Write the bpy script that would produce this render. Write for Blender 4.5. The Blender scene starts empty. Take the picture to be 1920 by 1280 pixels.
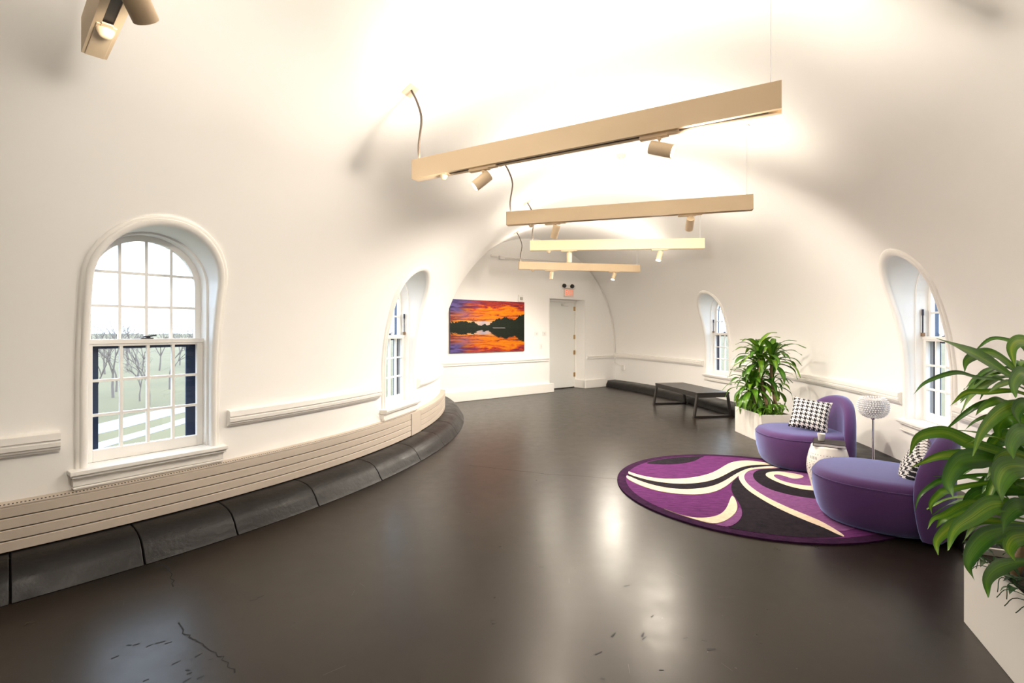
import bpy, bmesh, math, random
from mathutils import Vector, Matrix
from mathutils.geometry import delaunay_2d_cdt
random.seed(7)
PI = math.pi
sc = bpy.context.scene
COL = sc.collection

# ------------------------------------------------------------------ camera, sky, exposure
EYE = 1.5
FPX, HOR = 920.0, 617.5           # focal length and horizon row of the 1920 x 1280 frame
cam = bpy.data.cameras.new('camera'); cam.sensor_width = 36; cam.lens = FPX/1920*36
cam.shift_y = (HOR-640)/1920; cam.clip_start = .03; cam.clip_end = 2000
camo = bpy.data.objects.new('camera', cam); COL.objects.link(camo)
camo.location = (0, 0, EYE); camo.rotation_euler = (PI/2, 0, 0)
sc.camera = camo
w = bpy.data.worlds.new('overcast_sky'); sc.world = w; w.use_nodes = True
bg = w.node_tree.nodes['Background']; bg.inputs[0].default_value = (.72, .85, 1, 1); bg.inputs[1].default_value = 2.3
sc.view_settings.view_transform = 'Standard'; sc.view_settings.look = 'None'
sc.view_settings.exposure = 1.3; sc.view_settings.gamma = 1.0; sc.view_settings.use_curve_mapping = False
WARM = (1.0, .905, .775)
UPLIGHT = 23.0       # radiance of the diffuser on top of each beam
SPOT_W = 74.0        # each track spotlight

# ------------------------------------------------------------------ plan of the curved gallery
CX, CY = -7.665, 7.50
RI, RO = 6.50, 11.92
RM, HW, HS, HT = (RI+RO)/2, (RO-RI)/2, 1.0, 3.62
TH0, TH1 = -84, 42
ZS = 2.4                                    # where walls hand over to the ceiling
def pol(R, t, z=0.0):
    t = math.radians(t); return Vector((CX+R*math.cos(t), CY+R*math.sin(t), z))
def off(z): return 0.0 if z <= HS else HW*(1-math.sqrt(max(0, 1-((z-HS)/(HT-HS))**2)))
def rwall(z, side): return RI+off(z) if side < 0 else RO-off(z)
def at(x, y, Z):                            # a point seen at pixel x, y at depth Z
    return Vector(((x-960)/FPX*Z, Z, EYE-(y-HOR)/FPX*Z))

# ------------------------------------------------------------------ helpers
def link(o, parent=None):
    COL.objects.link(o)
    if parent: o.parent = parent
    return o
def mesh(name, vs, fs, mat, parent=None, smooth=False, normals=None, uvs=None):
    me = bpy.data.meshes.new(name); me.from_pydata([tuple(v) for v in vs], [], fs); me.update()
    if mat: me.materials.append(mat)
    if smooth or normals:
        me.polygons.foreach_set('use_smooth', [True]*len(me.polygons))
    if uvs:
        l = me.uv_layers.new(name='uv')
        for lp in me.loops: l.data[lp.index].uv = uvs[lp.vertex_index]
    if normals: me.normals_split_custom_set_from_vertices([tuple(n) for n in normals])
    return link(bpy.data.objects.new(name, me), parent)
def tag(o, label, cat, group=None):
    o['label'] = label; o['category'] = cat
    if group: o['group'] = group
    return o
def struct(o): o['kind'] = 'structure'; return o
def empty(name, loc=(0, 0, 0), rz=0, parent=None):
    o = bpy.data.objects.new(name, None); o.empty_display_size = .1
    o.location = loc; o.rotation_euler = (0, 0, rz); return link(o, parent)
class MB:
    def __init__(s): s.v = []; s.f = []
    def box(s, x0, x1, y0, y1, z0, z1, M=None):
        b = len(s.v)
        P = [(x0,y0,z0),(x1,y0,z0),(x1,y1,z0),(x0,y1,z0),(x0,y0,z1),(x1,y0,z1),(x1,y1,z1),(x0,y1,z1)]
        s.v += [M @ Vector(p) if M else Vector(p) for p in P]
        s.f += [tuple(b+i for i in q) for q in ((0,3,2,1),(4,5,6,7),(0,1,5,4),(1,2,6,5),(2,3,7,6),(3,0,4,7))]; return s
    def tube(s, pts, rs, n=8, cap=True):
        pts = [Vector(p) for p in pts]
        if not isinstance(rs, (list, tuple)): rs = [rs]*len(pts)
        b = len(s.v); ref = None
        for i, p in enumerate(pts):
            d = (pts[min(i+1, len(pts)-1)]-pts[max(i-1, 0)]).normalized()
            if ref is None: ref = d.orthogonal().normalized()
            ref = (ref-d*ref.dot(d)).normalized(); q = d.cross(ref)
            for k in range(n):
                a = 2*PI*k/n; s.v.append(p+(ref*math.cos(a)+q*math.sin(a))*rs[i])
        for i in range(len(pts)-1):
            for k in range(n):
                a = b+i*n+k; c = b+i*n+(k+1) % n; s.f.append((a, c, c+n, a+n))
        if cap: s.f.append(tuple(b+k for k in range(n))[::-1]); s.f.append(tuple(b+(len(pts)-1)*n+k for k in range(n)))
        return s
    def lathe(s, prof, n=24, M=None):
        b = len(s.v)
        for r, z in prof:
            for k in range(n):
                a = 2*PI*k/n; p = Vector((r*math.cos(a), r*math.sin(a), z)); s.v.append(M @ p if M else p)
        for i in range(len(prof)-1):
            for k in range(n):
                a = b+i*n+k; c = b+i*n+(k+1) % n; s.f.append((a, c, c+n, a+n))
        s.f.append(tuple(b+k for k in range(n))[::-1]); s.f.append(tuple(b+(len(prof)-1)*n+k for k in range(n)))
        return s
    def strip(s, rows, close=False, caps=False):    # rows of equal length joined by quads
        b = len(s.v); n = len(rows[0])
        for r in rows: s.v += [Vector(p) for p in r]
        for i in range(len(rows)-1):
            for k in range(n if close else n-1):
                a = b+i*n+k; c = b+i*n+(k+1) % n; s.f.append((a, c, c+n, a+n))
        if caps: s.f.append(tuple(b+k for k in range(n))[::-1]); s.f.append(tuple(b+(len(rows)-1)*n+k for k in range(n)))
        return s
    def prism(s, poly, z0, z1, M=None):             # polygon in x, y pulled from z0 to z1
        b = len(s.v); n = len(poly)
        for z in (z0, z1):
            for x, y in poly:
                p = Vector((x, y, z)); s.v.append(M @ p if M else p)
        s.f.append(tuple(range(b+n-1, b-1, -1))); s.f.append(tuple(range(b+n, b+2*n)))
        for k in range(n): s.f.append((b+k, b+(k+1) % n, b+n+(k+1) % n, b+n+k))
        return s
    def build(s, name, mat, parent=None, smooth=False, bevel=0, angle=40):
        o = mesh(name, s.v, s.f, mat, parent)
        if smooth:
            me = o.data; bm = bmesh.new(); bm.from_mesh(me); bmesh.ops.recalc_face_normals(bm, faces=bm.faces)
            lim = math.radians(angle)
            for e in bm.edges: e.smooth = len(e.link_faces) == 2 and e.calc_face_angle(0) < lim
            for f in bm.faces: f.smooth = True
            bm.to_mesh(me); bm.free()
        if bevel:
            m = o.modifiers.new('bevel', 'BEVEL'); m.width = bevel; m.segments = 2; m.limit_method = 'ANGLE'
        return o
def bez(P, n=14):                                  # smooth curve through points
    P = [Vector(p) for p in P]; out = []
    Q = [P[0]*2-P[1]]+P+[P[-1]*2-P[-2]]
    for i in range(1, len(Q)-2):
        for k in range(n):
            t = k/n; a, b, c, d = Q[i-1], Q[i], Q[i+1], Q[i+2]
            out.append(.5*((2*b)+(c-a)*t+(2*a-5*b+4*c-d)*t*t+(3*b-a-3*c+d)*t**3))
    out.append(P[-1]); return out
def dup(o, parent=None):
    c = o.copy(); link(c, None)
    if parent: c.parent = parent
    for ch in list(o.children): dup(ch, c)
    return c

# ------------------------------------------------------------------ materials
def mat(name, col, rough=.5, metal=0, spec=.5, noise=0, nscale=8, bump=0, bscale=60, emit=0, ecol=None, sheen=0, sheencol=None, var=0, rvar=0):
    m = bpy.data.materials.new(name); m.use_nodes = True; nt = m.node_tree; N = nt.nodes; L = nt.links
    p = N['Principled BSDF']
    p.inputs['Base Color'].default_value = (*col, 1); p.inputs['Roughness'].default_value = rough
    p.inputs['Metallic'].default_value = metal; p.inputs['Specular IOR Level'].default_value = spec
    tc = N.new('ShaderNodeTexCoord')
    if noise or rvar:
        nz = N.new('ShaderNodeTexNoise'); nz.inputs['Scale'].default_value = nscale; nz.inputs['Detail'].default_value = 5
        L.new(tc.outputs['Object'], nz.inputs['Vector'])
    if noise:
        mx = N.new('ShaderNodeMix'); mx.data_type = 'RGBA'; L.new(nz.outputs[0], mx.inputs[0])
        mx.inputs[6].default_value = (*[c*(1-noise) for c in col], 1); mx.inputs[7].default_value = (*[min(1, c*(1+noise)) for c in col], 1)
        L.new(mx.outputs[2], p.inputs['Base Color'])
    if rvar:
        mr = N.new('ShaderNodeMapRange'); L.new(nz.outputs[0], mr.inputs[0]); mr.inputs[1].default_value = .3; mr.inputs[2].default_value = .7
        mr.inputs[3].default_value = max(0, rough-rvar); mr.inputs[4].default_value = rough+rvar; L.new(mr.outputs[0], p.inputs['Roughness'])
    if bump:
        nb = N.new('ShaderNodeTexNoise'); nb.inputs['Scale'].default_value = bscale; nb.inputs['Detail'].default_value = 4
        L.new(tc.outputs['Object'], nb.inputs['Vector'])
        b = N.new('ShaderNodeBump'); b.inputs['Strength'].default_value = bump; b.inputs['Distance'].default_value = .01
        L.new(nb.outputs[0], b.inputs['Height']); L.new(b.outputs[0], p.inputs['Normal'])
    if sheen:
        p.inputs['Sheen Weight'].default_value = sheen; p.inputs['Sheen Roughness'].default_value = .42
        p.inputs['Sheen Tint'].default_value = (*(sheencol or col), 1)
    if emit:
        p.inputs['Emission Color'].default_value = (*(ecol or col), 1); p.inputs['Emission Strength'].default_value = emit
    return m
M_wall = mat('plaster_paint', (.905, .888, .862), .55, spec=.3, bump=.04, bscale=14)
M_trim = mat('trim_paint', (.87, .845, .805), .35, spec=.45)
M_reveal = mat('reveal_paint', (.85, .84, .82), .4)
M_heater = mat('heater_enamel', (.54, .465, .39), .45, noise=.03)
M_dark = mat('shadow_gap', (.02, .018, .015), .8)
M_kerb = mat('kerb_black_paint', (.008, .0065, .006), .40, spec=.28, noise=.4, nscale=5, bump=.25, bscale=25, rvar=.1)
M_beam = mat('beam_beige_enamel', (.80, .62, .41), .5)
M_slot = mat('track_slot', (.03, .022, .018), .5)
M_cable = mat('cable_sleeve', (.10, .07, .05), .6)
M_plate = mat('plate_peach', (.70, .55, .40), .5)
M_steel = mat('steel', (.6, .6, .6), .3, metal=1)
M_chrome = mat('chrome', (.75, .76, .80), .12, metal=1)
M_navy = mat('navy_storm_frame', (.018, .032, .075), .5)
M_ext = mat('exterior_shaded_stone', (.06, .085, .14), .6, noise=.3, nscale=6)  # dark blue-grey paints the shade on the outer stone
M_lock = mat('dark_hardware', (.02, .02, .035), .4)
M_bronze = mat('bronze_hardware', (.22, .12, .06), .4, metal=.6)
M_plastic = mat('white_plastic', (.82, .80, .77), .4)
M_door = mat('door_paint', (.80, .80, .77), .4)
M_brass = mat('brass_hinge', (.55, .38, .2), .4, metal=.8)
M_bench = mat('bench_black_wood', (.016, .013, .012), .33, noise=.3, nscale=9)
M_planter = mat('planter_white', (.80, .76, .71), .35)
M_soil = mat('soil', (.03, .02, .014), .9, bump=.8, bscale=40)
M_bark = mat('cane_bark', (.27, .17, .09), .8, noise=.4, nscale=20, bump=.5, bscale=40)
M_ceramic = mat('stool_ceramic', (.84, .80, .74), .18)
M_pierce = mat('pierced_hole', (.10, .09, .085), .8)
M_cover = mat('book_cover', (.022, .016, .015), .5, spec=.25)
M_pages = mat('book_pages', (.80, .77, .72), .8)
M_glow = mat('spot_lens', (1, 1, 1), .3, emit=14, ecol=WARM)
M_diff = mat('uplight_diffuser', (1, 1, 1), .5, emit=UPLIGHT, ecol=WARM)
M_red = mat('exit_red', (.85, .22, .12), .5, emit=.35, ecol=(1, .2, .1))
M_lawn = mat('lawn', (.14, .118, .052), .9, noise=.35, nscale=.08)
M_path = mat('path_concrete', (.30, .29, .28), .8)
M_branch = mat('bare_bark', (.17, .14, .12), .9)
M_conif = mat('far_foliage', (.22, .24, .20), .9)
M_back = mat('beyond_wall', (.5, .47, .43), .7)

def velvet():
    m = mat('purple_velvet', (.082, .030, .118), .75, spec=.25, sheen=1.0, sheencol=(.42, .56, 1.0), bump=.15, bscale=220)
    return m
M_velvet = velvet()
def glass():
    m = bpy.data.materials.new('window_glass'); m.use_nodes = True; nt = m.node_tree; N = nt.nodes; L = nt.links
    N.remove(N['Principled BSDF']); out = N['Material Output']
    t = N.new('ShaderNodeBsdfTransparent'); t.inputs[0].default_value = (.95, .97, 1, 1)
    g = N.new('ShaderNodeBsdfGlossy'); g.inputs['Roughness'].default_value = .02
    f = N.new('ShaderNodeLayerWeight'); f.inputs[0].default_value = .5
    pw = N.new('ShaderNodeMath'); pw.operation = 'POWER'; L.new(f.outputs['Facing'], pw.inputs[0]); pw.inputs[1].default_value = 5
    ma = N.new('ShaderNodeMath'); ma.operation = 'MULTIPLY_ADD'; L.new(pw.outputs[0], ma.inputs[0]); ma.inputs[1].default_value = .5; ma.inputs[2].default_value = .02
    x = N.new('ShaderNodeMixShader'); L.new(ma.outputs[0], x.inputs[0]); L.new(t.outputs[0], x.inputs[1]); L.new(g.outputs[0], x.inputs[2])
    L.new(x.outputs[0], out.inputs[0]); return m
M_glass = glass()
def floor_mat():
    m = bpy.data.materials.new('floor_black_concrete'); m.use_nodes = True; nt = m.node_tree; N = nt.nodes; L = nt.links
    p = N['Principled BSDF']; tc = N.new('ShaderNodeTexCoord')
    n1 = N.new('ShaderNodeTexNoise'); n1.inputs['Scale'].default_value = .9; n1.inputs['Detail'].default_value = 6
    n2 = N.new('ShaderNodeTexNoise'); n2.inputs['Scale'].default_value = 7; n2.inputs['Detail'].default_value = 8; n2.inputs['Roughness'].default_value = .7
    for n in (n1, n2): L.new(tc.outputs['Object'], n.inputs['Vector'])
    cr = N.new('ShaderNodeValToRGB'); L.new(n1.outputs[0], cr.inputs[0])
    cr.color_ramp.elements[0].position = .3; cr.color_ramp.elements[0].color = (.010, .0075, .0055, 1)
    cr.color_ramp.elements[1].position = .75; cr.color_ramp.elements[1].color = (.022, .0155, .0105, 1)
    L.new(cr.outputs[0], p.inputs['Base Color'])
    mr = N.new('ShaderNodeMapRange'); L.new(n2.outputs[0], mr.inputs[0]); mr.inputs[1].default_value = .3; mr.inputs[2].default_value = .7
    mr.inputs[3].default_value = .27; mr.inputs[4].default_value = .34; L.new(mr.outputs[0], p.inputs['Roughness'])
    p.inputs['Specular IOR Level'].default_value = .36; p.inputs['Specular Tint'].default_value = (1, .93, .85, 1)
    b = N.new('ShaderNodeBump'); b.inputs['Strength'].default_value = .015; b.inputs['Distance'].default_value = .02
    L.new(n2.outputs[0], b.inputs['Height']); L.new(b.outputs[0], p.inputs['Normal']); return m
M_floor = floor_mat()
M_scuff = mat('floor_scuff', (.008, .007, .007), .6)
M_crack = mat('floor_crack', (.006, .006, .006), .8)
M_pale = mat('floor_scratch', (.09, .08, .075), .6)
def leaf_mat(name, a, b, c):
    m = bpy.data.materials.new(name); m.use_nodes = True; nt = m.node_tree; N = nt.nodes; L = nt.links
    p = N['Principled BSDF']; uv = N.new('ShaderNodeTexCoord'); sep = N.new('ShaderNodeSeparateXYZ'); L.new(uv.outputs['UV'], sep.inputs[0])
    oi = N.new('ShaderNodeObjectInfo')
    # long streaks across the blade
    mp = N.new('ShaderNodeMapping'); mp.inputs['Scale'].default_value = (22, 1.2, 1); L.new(uv.outputs['UV'], mp.inputs[0])
    nz = N.new('ShaderNodeTexNoise'); nz.noise_dimensions = '4D'; nz.inputs['Scale'].default_value = 1; L.new(mp.outputs[0], nz.inputs['Vector'])
    ml = N.new('ShaderNodeMath'); ml.operation = 'MULTIPLY'; ml.inputs[1].default_value = 40; L.new(oi.outputs['Random'], ml.inputs[0]); L.new(ml.outputs[0], nz.inputs['W'])
    d = N.new('ShaderNodeMath'); d.operation = 'SUBTRACT'; L.new(sep.outputs[0], d.inputs[0]); d.inputs[1].default_value = .5
    ab = N.new('ShaderNodeMath'); ab.operation = 'ABSOLUTE'; L.new(d.outputs[0], ab.inputs[0])
    k = N.new('ShaderNodeMath'); k.operation = 'MULTIPLY_ADD'; L.new(ab.outputs[0], k.inputs[0]); k.inputs[1].default_value = -.7; k.inputs[2].default_value = .14
    s = N.new('ShaderNodeMath'); s.operation = 'MULTIPLY_ADD'; L.new(oi.outputs['Random'], s.inputs[0]); s.inputs[1].default_value = .35; L.new(k.outputs[0], s.inputs[2])
    s2 = N.new('ShaderNodeMath'); s2.operation = 'MULTIPLY_ADD'; L.new(nz.outputs[0], s2.inputs[0]); s2.inputs[1].default_value = .7; L.new(s.outputs[0], s2.inputs[2])
    cr = N.new('ShaderNodeValToRGB'); L.new(s2.outputs[0], cr.inputs[0]); e = cr.color_ramp.elements
    e[0].position = .25; e[0].color = (*a, 1); e[1].position = .95; e[1].color = (*c, 1); q = e.new(.6); q.color = (*b, 1)
    L.new(cr.outputs[0], p.inputs['Base Color']); p.inputs['Roughness'].default_value = .3
    tr = N.new('ShaderNodeBsdfTranslucent'); L.new(cr.outputs[0], tr.inputs[0])
    mx = N.new('ShaderNodeMixShader'); mx.inputs[0].default_value = .25; L.new(p.outputs[0], mx.inputs[1]); L.new(tr.outputs[0], mx.inputs[2])
    L.new(mx.outputs[0], N['Material Output'].inputs[0]); return m
M_leaf = leaf_mat('corn_plant_leaf', (.025, .10, .010), (.10, .25, .016), (.40, .50, .04))
M_vine = leaf_mat('striped_vine_leaf', (.02, .06, .025), (.05, .12, .04), (.30, .36, .20))
M_pothos = leaf_mat('low_leaf', (.06, .18, .012), (.15, .34, .02), (.35, .52, .06))

# ------------------------------------------------------------------ windows: positions and opening outline
OW, SPR, SILL = .37, 1.83, .60              # half width, springing line, sill height of an opening
WINS = [(-1, -38.05), (-1, -13.9), (1, -14.2), (1, 10.4)]
def outline(o=0.0, n=22, z0=SILL):           # opening outline in (x, z), bottom left, up and over to bottom right
    pts = [(-(OW+o), z0+(SPR-z0)*k/10) for k in range(10)]
    pts += [((OW+o)*math.cos(PI-PI*k/n), SPR+(OW+o)*math.sin(PI*k/n)) for k in range(n+1)]
    pts += [((OW+o), SPR+(z0-SPR)*k/10) for k in range(1, 11)]
    return pts
def inside(x, z, o):
    return abs(x) < OW+o and z > SILL-o and (z < SPR or x*x+(z-SPR)**2 < (OW+o)**2)
# ------------------------------------------------------------------ walls and ceiling of the vault
def nrm(R, z, t, side):                      # inward normal of the vault surface
    if z <= HS: n = Vector((-side, 0))
    else: n = -Vector(((R-RM)/HW**2, (z-HS)/(HT-HS)**2)).normalized()
    a = math.radians(t); return Vector((n.x*math.cos(a), n.x*math.sin(a), n.y))
def wall(name, side):
    ths = [TH0+k for k in range(TH1-TH0+1)]
    zs = [0, .2, .4, .6, .8, 1.0]+[1.0+1.4*k/18 for k in range(1, 19)]
    holes = [t for s, t in WINS if s == side]
    pts, edges = [], []
    for i, t in enumerate(ths):
        for j, z in enumerate(zs):
            R = rwall(z, side)
            if any(abs(t-h) < 8 and inside(R*math.sin(math.radians(t-h)), z, .015) for h in holes): continue
            pts.append((t, z))
    for h in holes:
        b = len(pts); ol = outline()
        ol += [(OW-2*OW*k/8, SILL) for k in range(1, 8)]
        for x, z in ol: pts.append((h+math.degrees(math.asin(x/rwall(z, side))), z))
        edges += [(b+k, b+(k+1) % len(ol)) for k in range(len(ol))]
    sx = .115 if side < 0 else .2
    V, _, F, _, _, _ = delaunay_2d_cdt([Vector((t*sx, z)) for t, z in pts], edges, [], 0, 1e-6)
    vs, ns, fs = [], [], []
    for v in V:
        t, z = v.x/sx, v.y; R = rwall(z, side); vs.append(pol(R, t, z)); ns.append(nrm(R, z, t, side))
    for f in F:
        t = sum(V[i].x for i in f)/len(f)/sx; z = sum(V[i].y for i in f)/len(f); R = rwall(z, side)
        if any(abs(t-h) < 8 and inside(R*math.sin(math.radians(t-h)), z, -.0005) for h in holes): continue
        f = list(f)
        a, b, c = (vs[i] for i in f[:3])
        if (b-a).cross(c-a).dot(ns[f[0]]) < 0: f.reverse()
        fs.append(f)
    return struct(mesh(name, vs, fs, M_wall, normals=ns))
wall('wall_left', -1); wall('wall_right', 1)
def ceiling():
    z0 = math.asin((ZS-HS)/(HT-HS)); n = 40
    vs, ns, fs = [], [], []
    ths = [TH0+k for k in range(TH1-TH0+1)]
    for t in ths:
        for k in range(n+1):
            a = z0+(PI-2*z0)*k/n; R = RM-HW*math.cos(a); z = HS+(HT-HS)*math.sin(a)
            vs.append(pol(R, t, z)); ns.append(nrm(R, z, t, 1 if R > RM else -1))
    for i in range(len(ths)-1):
        for k in range(n):
            a = i*(n+1)+k; fs.append((a, a+n+1, a+n+2, a+1))
    return struct(mesh('ceiling', vs, fs, M_wall, normals=ns))
ceiling()
def sector(name, R0, R1, z, m, t0=TH0, t1=TH1):
    vs, fs = [], []
    for i, t in enumerate(range(t0, t1+1, 2)):
        vs += [pol(R0, t, z), pol(R1, t, z)]
        if i: fs.append((2*i-2, 2*i-1, 2*i+1, 2*i))
    return struct(mesh(name, vs, fs, m))
floor = sector('floor', RI-.05, RO+.05, 0, M_floor)
# wall closing the gallery behind the camera
prof = [(RI-.05, 0)]+[(rwall(z, -1)-.04, z) for z in [1+.13*k for k in range(20)]]+[(RM, HT+.04)]+[(rwall(z, 1)+.04, z) for z in [1+.13*k for k in range(19, -1, -1)]]+[(RO+.05, 0)]
struct(mesh('wall_back', [pol(R, TH0+1, z) for R, z in prof], [tuple(range(len(prof)))], M_wall))

# end wall
EA, ED = -.66, 8.76
EN = Vector((math.sin(EA), math.cos(EA), 0)); EU = Vector((math.cos(EA), -math.sin(EA), 0))
def E(u, z, out=0.0):                        # point on the end wall, out = distance towards the room
    p = EN*(ED-out)+EU*u; return Vector((p.x, p.y, z))
EM = Matrix((( EU.x, -EN.x*-1, 0, 0), (EU.y, EN.y, 0, 0), (0, 0, 1, 0), (0, 0, 0, 1)))   # local x = along wall, y = away from room
EM = Matrix.Translation(EN*ED) @ Matrix(((EU.x, EN.x, 0, 0), (EU.y, EN.y, 0, 0), (0, 0, 1, 0), (0, 0, 0, 1)))
def u_at_R(R):
    c = Vector((CX, CY, 0)); du = c.dot(EU); dn = c.dot(EN)-ED
    return du+math.sqrt(R*R-dn*dn)
D0, D1, DT, DD = 7.94, 9.15, 2.25, .35       # door opening
def end_wall():
    o = [(u_at_R(RI)-.03, -.02)]+[(u_at_R(rwall(z, -1))-.03, z) for z in [1+.13*k for k in range(20)]]
    o += [(u_at_R(RM-.6), HT+.01), (u_at_R(RM), HT+.03), (u_at_R(RM+.6), HT+.01)]
    o += [(u_at_R(rwall(z, 1))+.03, z) for z in [1+.13*k for k in range(19, -1, -1)]]+[(u_at_R(RO)+.03, -.02)]
    o += [(D1, -.02), (D1, DT), (D0, DT), (D0, -.02)]
    return struct(mesh('wall_end', [E(u, z) for u, z in o], [tuple(range(len(o)))], M_wall))
end_wall()

# ------------------------------------------------------------------ a window, built in its own frame: x along wall, y outwards, z up
YS = .125                                    # where the sashes stand
def frameM(side, t):
    a = math.radians(t); er = Vector((math.cos(a), math.sin(a), 0)); y = er*side; x = y.cross(Vector((0, 0, 1)))
    p = pol(RI if side < 0 else RO, t)
    return Matrix(((x.x, y.x, 0, p.x), (x.y, y.y, 0, p.y), (x.z, y.z, 1, 0), (0, 0, 0, 1)))
def yw(x, z, side):
    R = rwall(z, side); c = math.sqrt(R*R-x*x)
    return -(c-RI) if side < 0 else c-RO
def window_parts(root, side, rod):
    # casing
    prof = [(-.004, -.02), (-.004, .016), (.006, .026), (.022, .030), (.034, .026), (.038, .018), (.052, .018), (.060, .010), (.064, -.01)]
    rows = []
    N0 = outline(0)
    for i, (x0, z0) in enumerate(N0):
        rows.append([])
        for o, p in prof:
            x, z = outline(o)[i]; rows[-1].append((x, yw(x, z, side)-p, z))
    MB().strip(rows).build('casing', M_trim, root, smooth=True, angle=60)
    # reveal: plaster lining, then a bead and the box frame
    rows = [[(x, yw(x, z, side)-.01, z), (x, yw(x, z, side)*.5+YS*.5-.06, z), (x, YS-.055, z)] for x, z in N0]
    MB().strip(rows).build('reveal', M_reveal, root, smooth=True, angle=60)
    A, B = outline(0), outline(-.014)
    rows = [[(A[i][0], YS-.055, A[i][1]), (A[i][0], YS-.062, A[i][1]), (B[i][0], YS-.062, B[i][1]), (B[i][0], YS+.09, B[i][1])] for i in range(len(A))]
    MB().strip(rows).build('frame_bead', M_trim, root)
    # sill, apron
    hw = .465
    b = MB().box(-hw, hw, -.075, YS+.0, SILL-.028, SILL); b.box(-hw+.01, hw-.01, -.062, 0.03, SILL-.048, SILL-.028); b.box(-hw+.02, hw-.02, -.048, .03, SILL-.058, SILL-.048)
    b.build('sill', M_trim, root, bevel=.004)
    b = MB().box(-hw+.02, hw-.02, -.030, .03, SILL-.105, SILL-.058); b.box(-hw+.02, hw-.02, -.040, .03, SILL-.120, SILL-.108); b.box(-hw+.025, hw-.025, -.034, .03, SILL-.128, SILL-.120)
    b.build('apron', M_trim, root, bevel=.003)
    gw, zl0, zl1, zu0, ar = .315, .680, 1.385, 1.432, .315
    wx = OW-.014
    # lower sash
    low = MB().box(-wx, -gw, YS, YS+.038, SILL, 1.43).box(gw, wx, YS, YS+.038, SILL, 1.43).box(-gw, gw, YS, YS+.038, SILL, zl0).box(-gw, gw, YS, YS+.038, zl1, 1.43).box(-OW+.005, OW-.005, YS-.008, YS, 1.40, 1.432)
    low = low.build('lower_sash', M_trim, root, bevel=.003)
    xs = [-gw+2*gw*k/4 for k in range(5)]; zs = [zl0+(zl1-zl0)*k/3 for k in range(4)]
    for x in xs[1:4]: MB().box(x-.009, x+.009, YS+.004, YS+.034, zl0, zl1).build('muntin', M_trim, low)
    for z in zs[1:3]: MB().box(-gw, gw, YS+.006, YS+.032, z-.009, z+.009).build('muntin', M_trim, low)
    for i in range(4):
        for j in range(3):
            MB().box(xs[i]+.007, xs[i+1]-.007, YS+.017, YS+.020, zs[j]+.007, zs[j+1]-.007).build('pane', M_glass, low)
    # upper sash
    yu = YS+.042
    ring = []
    for k in range(25):
        a = PI-PI*k/24; c, s = math.cos(a), math.sin(a)
        ring.append([(wx*c, yu, SPR+wx*s), (ar*c, yu, SPR+ar*s), (ar*c, yu+.036, SPR+ar*s), (wx*c, yu+.036, SPR+wx*s)])
    up = MB().strip(ring, close=True).box(-wx, -gw, yu, yu+.036, 1.39, SPR).box(gw, wx, yu, yu+.036, 1.39, SPR).box(-gw, gw, yu, yu+.036, 1.39, zu0)
    up = up.build('upper_sash', M_trim, root, smooth=True, angle=35)
    zz = [zu0, 1.665, 1.905]
    arch = lambda x: SPR+math.sqrt(max(0, ar*ar-x*x))
    for x in xs[1:4]: MB().box(x-.009, x+.009, yu+.004, yu+.032, zu0, arch(x)+.012).build('muntin', M_trim, up)
    for z in zz[1:]:
        h = gw if z < SPR else math.sqrt(ar*ar-(z-SPR)**2)+.01
        MB().box(-h, h, yu+.006, yu+.030, z-.009, z+.009).build('muntin', M_trim, up)
    for i in range(4):
        for j in range(3):
            x0, x1 = xs[i]+.006, xs[i+1]-.006; z0 = zz[j]+.006; z1 = zz[j+1]-.006 if j < 2 else 9
            top = [(x1+(x0-x1)*k/8, max(z0, min(z1, arch(x1+(x0-x1)*k/8)+.004))) for k in range(9)]
            poly = [(x0, z0), (x1, z0)]+top
            q = [p for k, p in enumerate(poly) if k == 0 or (abs(p[0]-poly[k-1][0])+abs(p[1]-poly[k-1][1])) > 1e-5]
            if abs(q[-1][0]-q[0][0])+abs(q[-1][1]-q[0][1]) < 1e-5: q.pop()
            Mx = Matrix(((1, 0, 0, 0), (0, 0, 1, 0), (0, 1, 0, 0), (0, 0, 0, 1)))
            MB().prism(q, yu+.016, yu+.019, Mx).build('pane', M_glass, up)
    # lock
    MB().box(-.045, .03, YS-.002, YS+.025, 1.432, 1.440).box(-.012, .012, YS+.002, YS+.022, 1.44, 1.452).tube([(-.03, YS+.01, 1.446), (.05, YS+.004, 1.458)], .005, 6).build('sash_lock', M_lock, root)
    if rod:
        s = rod
        r = MB().tube([(s*(OW-.03), YS-.012, 1.44), (s*(OW-.03), YS-.012, 1.70)], .006, 8).tube([(s*(OW-.03), YS-.012, 1.64), (s*(OW-.03), YS-.012, 1.70)], .010, 8).build('sash_rod', M_lock, root)
        MB().box(s*(OW-.03)-.014, s*(OW-.03)+.014, YS-.024, YS+.002, 1.432, 1.468).build('rod_bracket', M_bronze, r)
    # dark storm frame and outer stone reveal, its shade put into the colour
    ys = YS+.085
    st = MB().box(-OW, -.268, ys, ys+.02, SILL, 1.42).box(.268, OW, ys, ys+.02, SILL, 1.42).box(-.268, .268, ys, ys+.02, 1.365, 1.42).box(-.268, .268, ys, ys+.02, SILL, SILL+.05)
    st.build('storm_frame', M_navy, root)
    C = outline(0)
    rows = [[(x, YS+.09, z), (x, YS+.14, z)] for x, z in C]
    MB().strip(rows).box(-OW, OW, YS+.05, YS+.17, SILL-.06, SILL).build('outer_reveal', M_ext, root)
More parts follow.
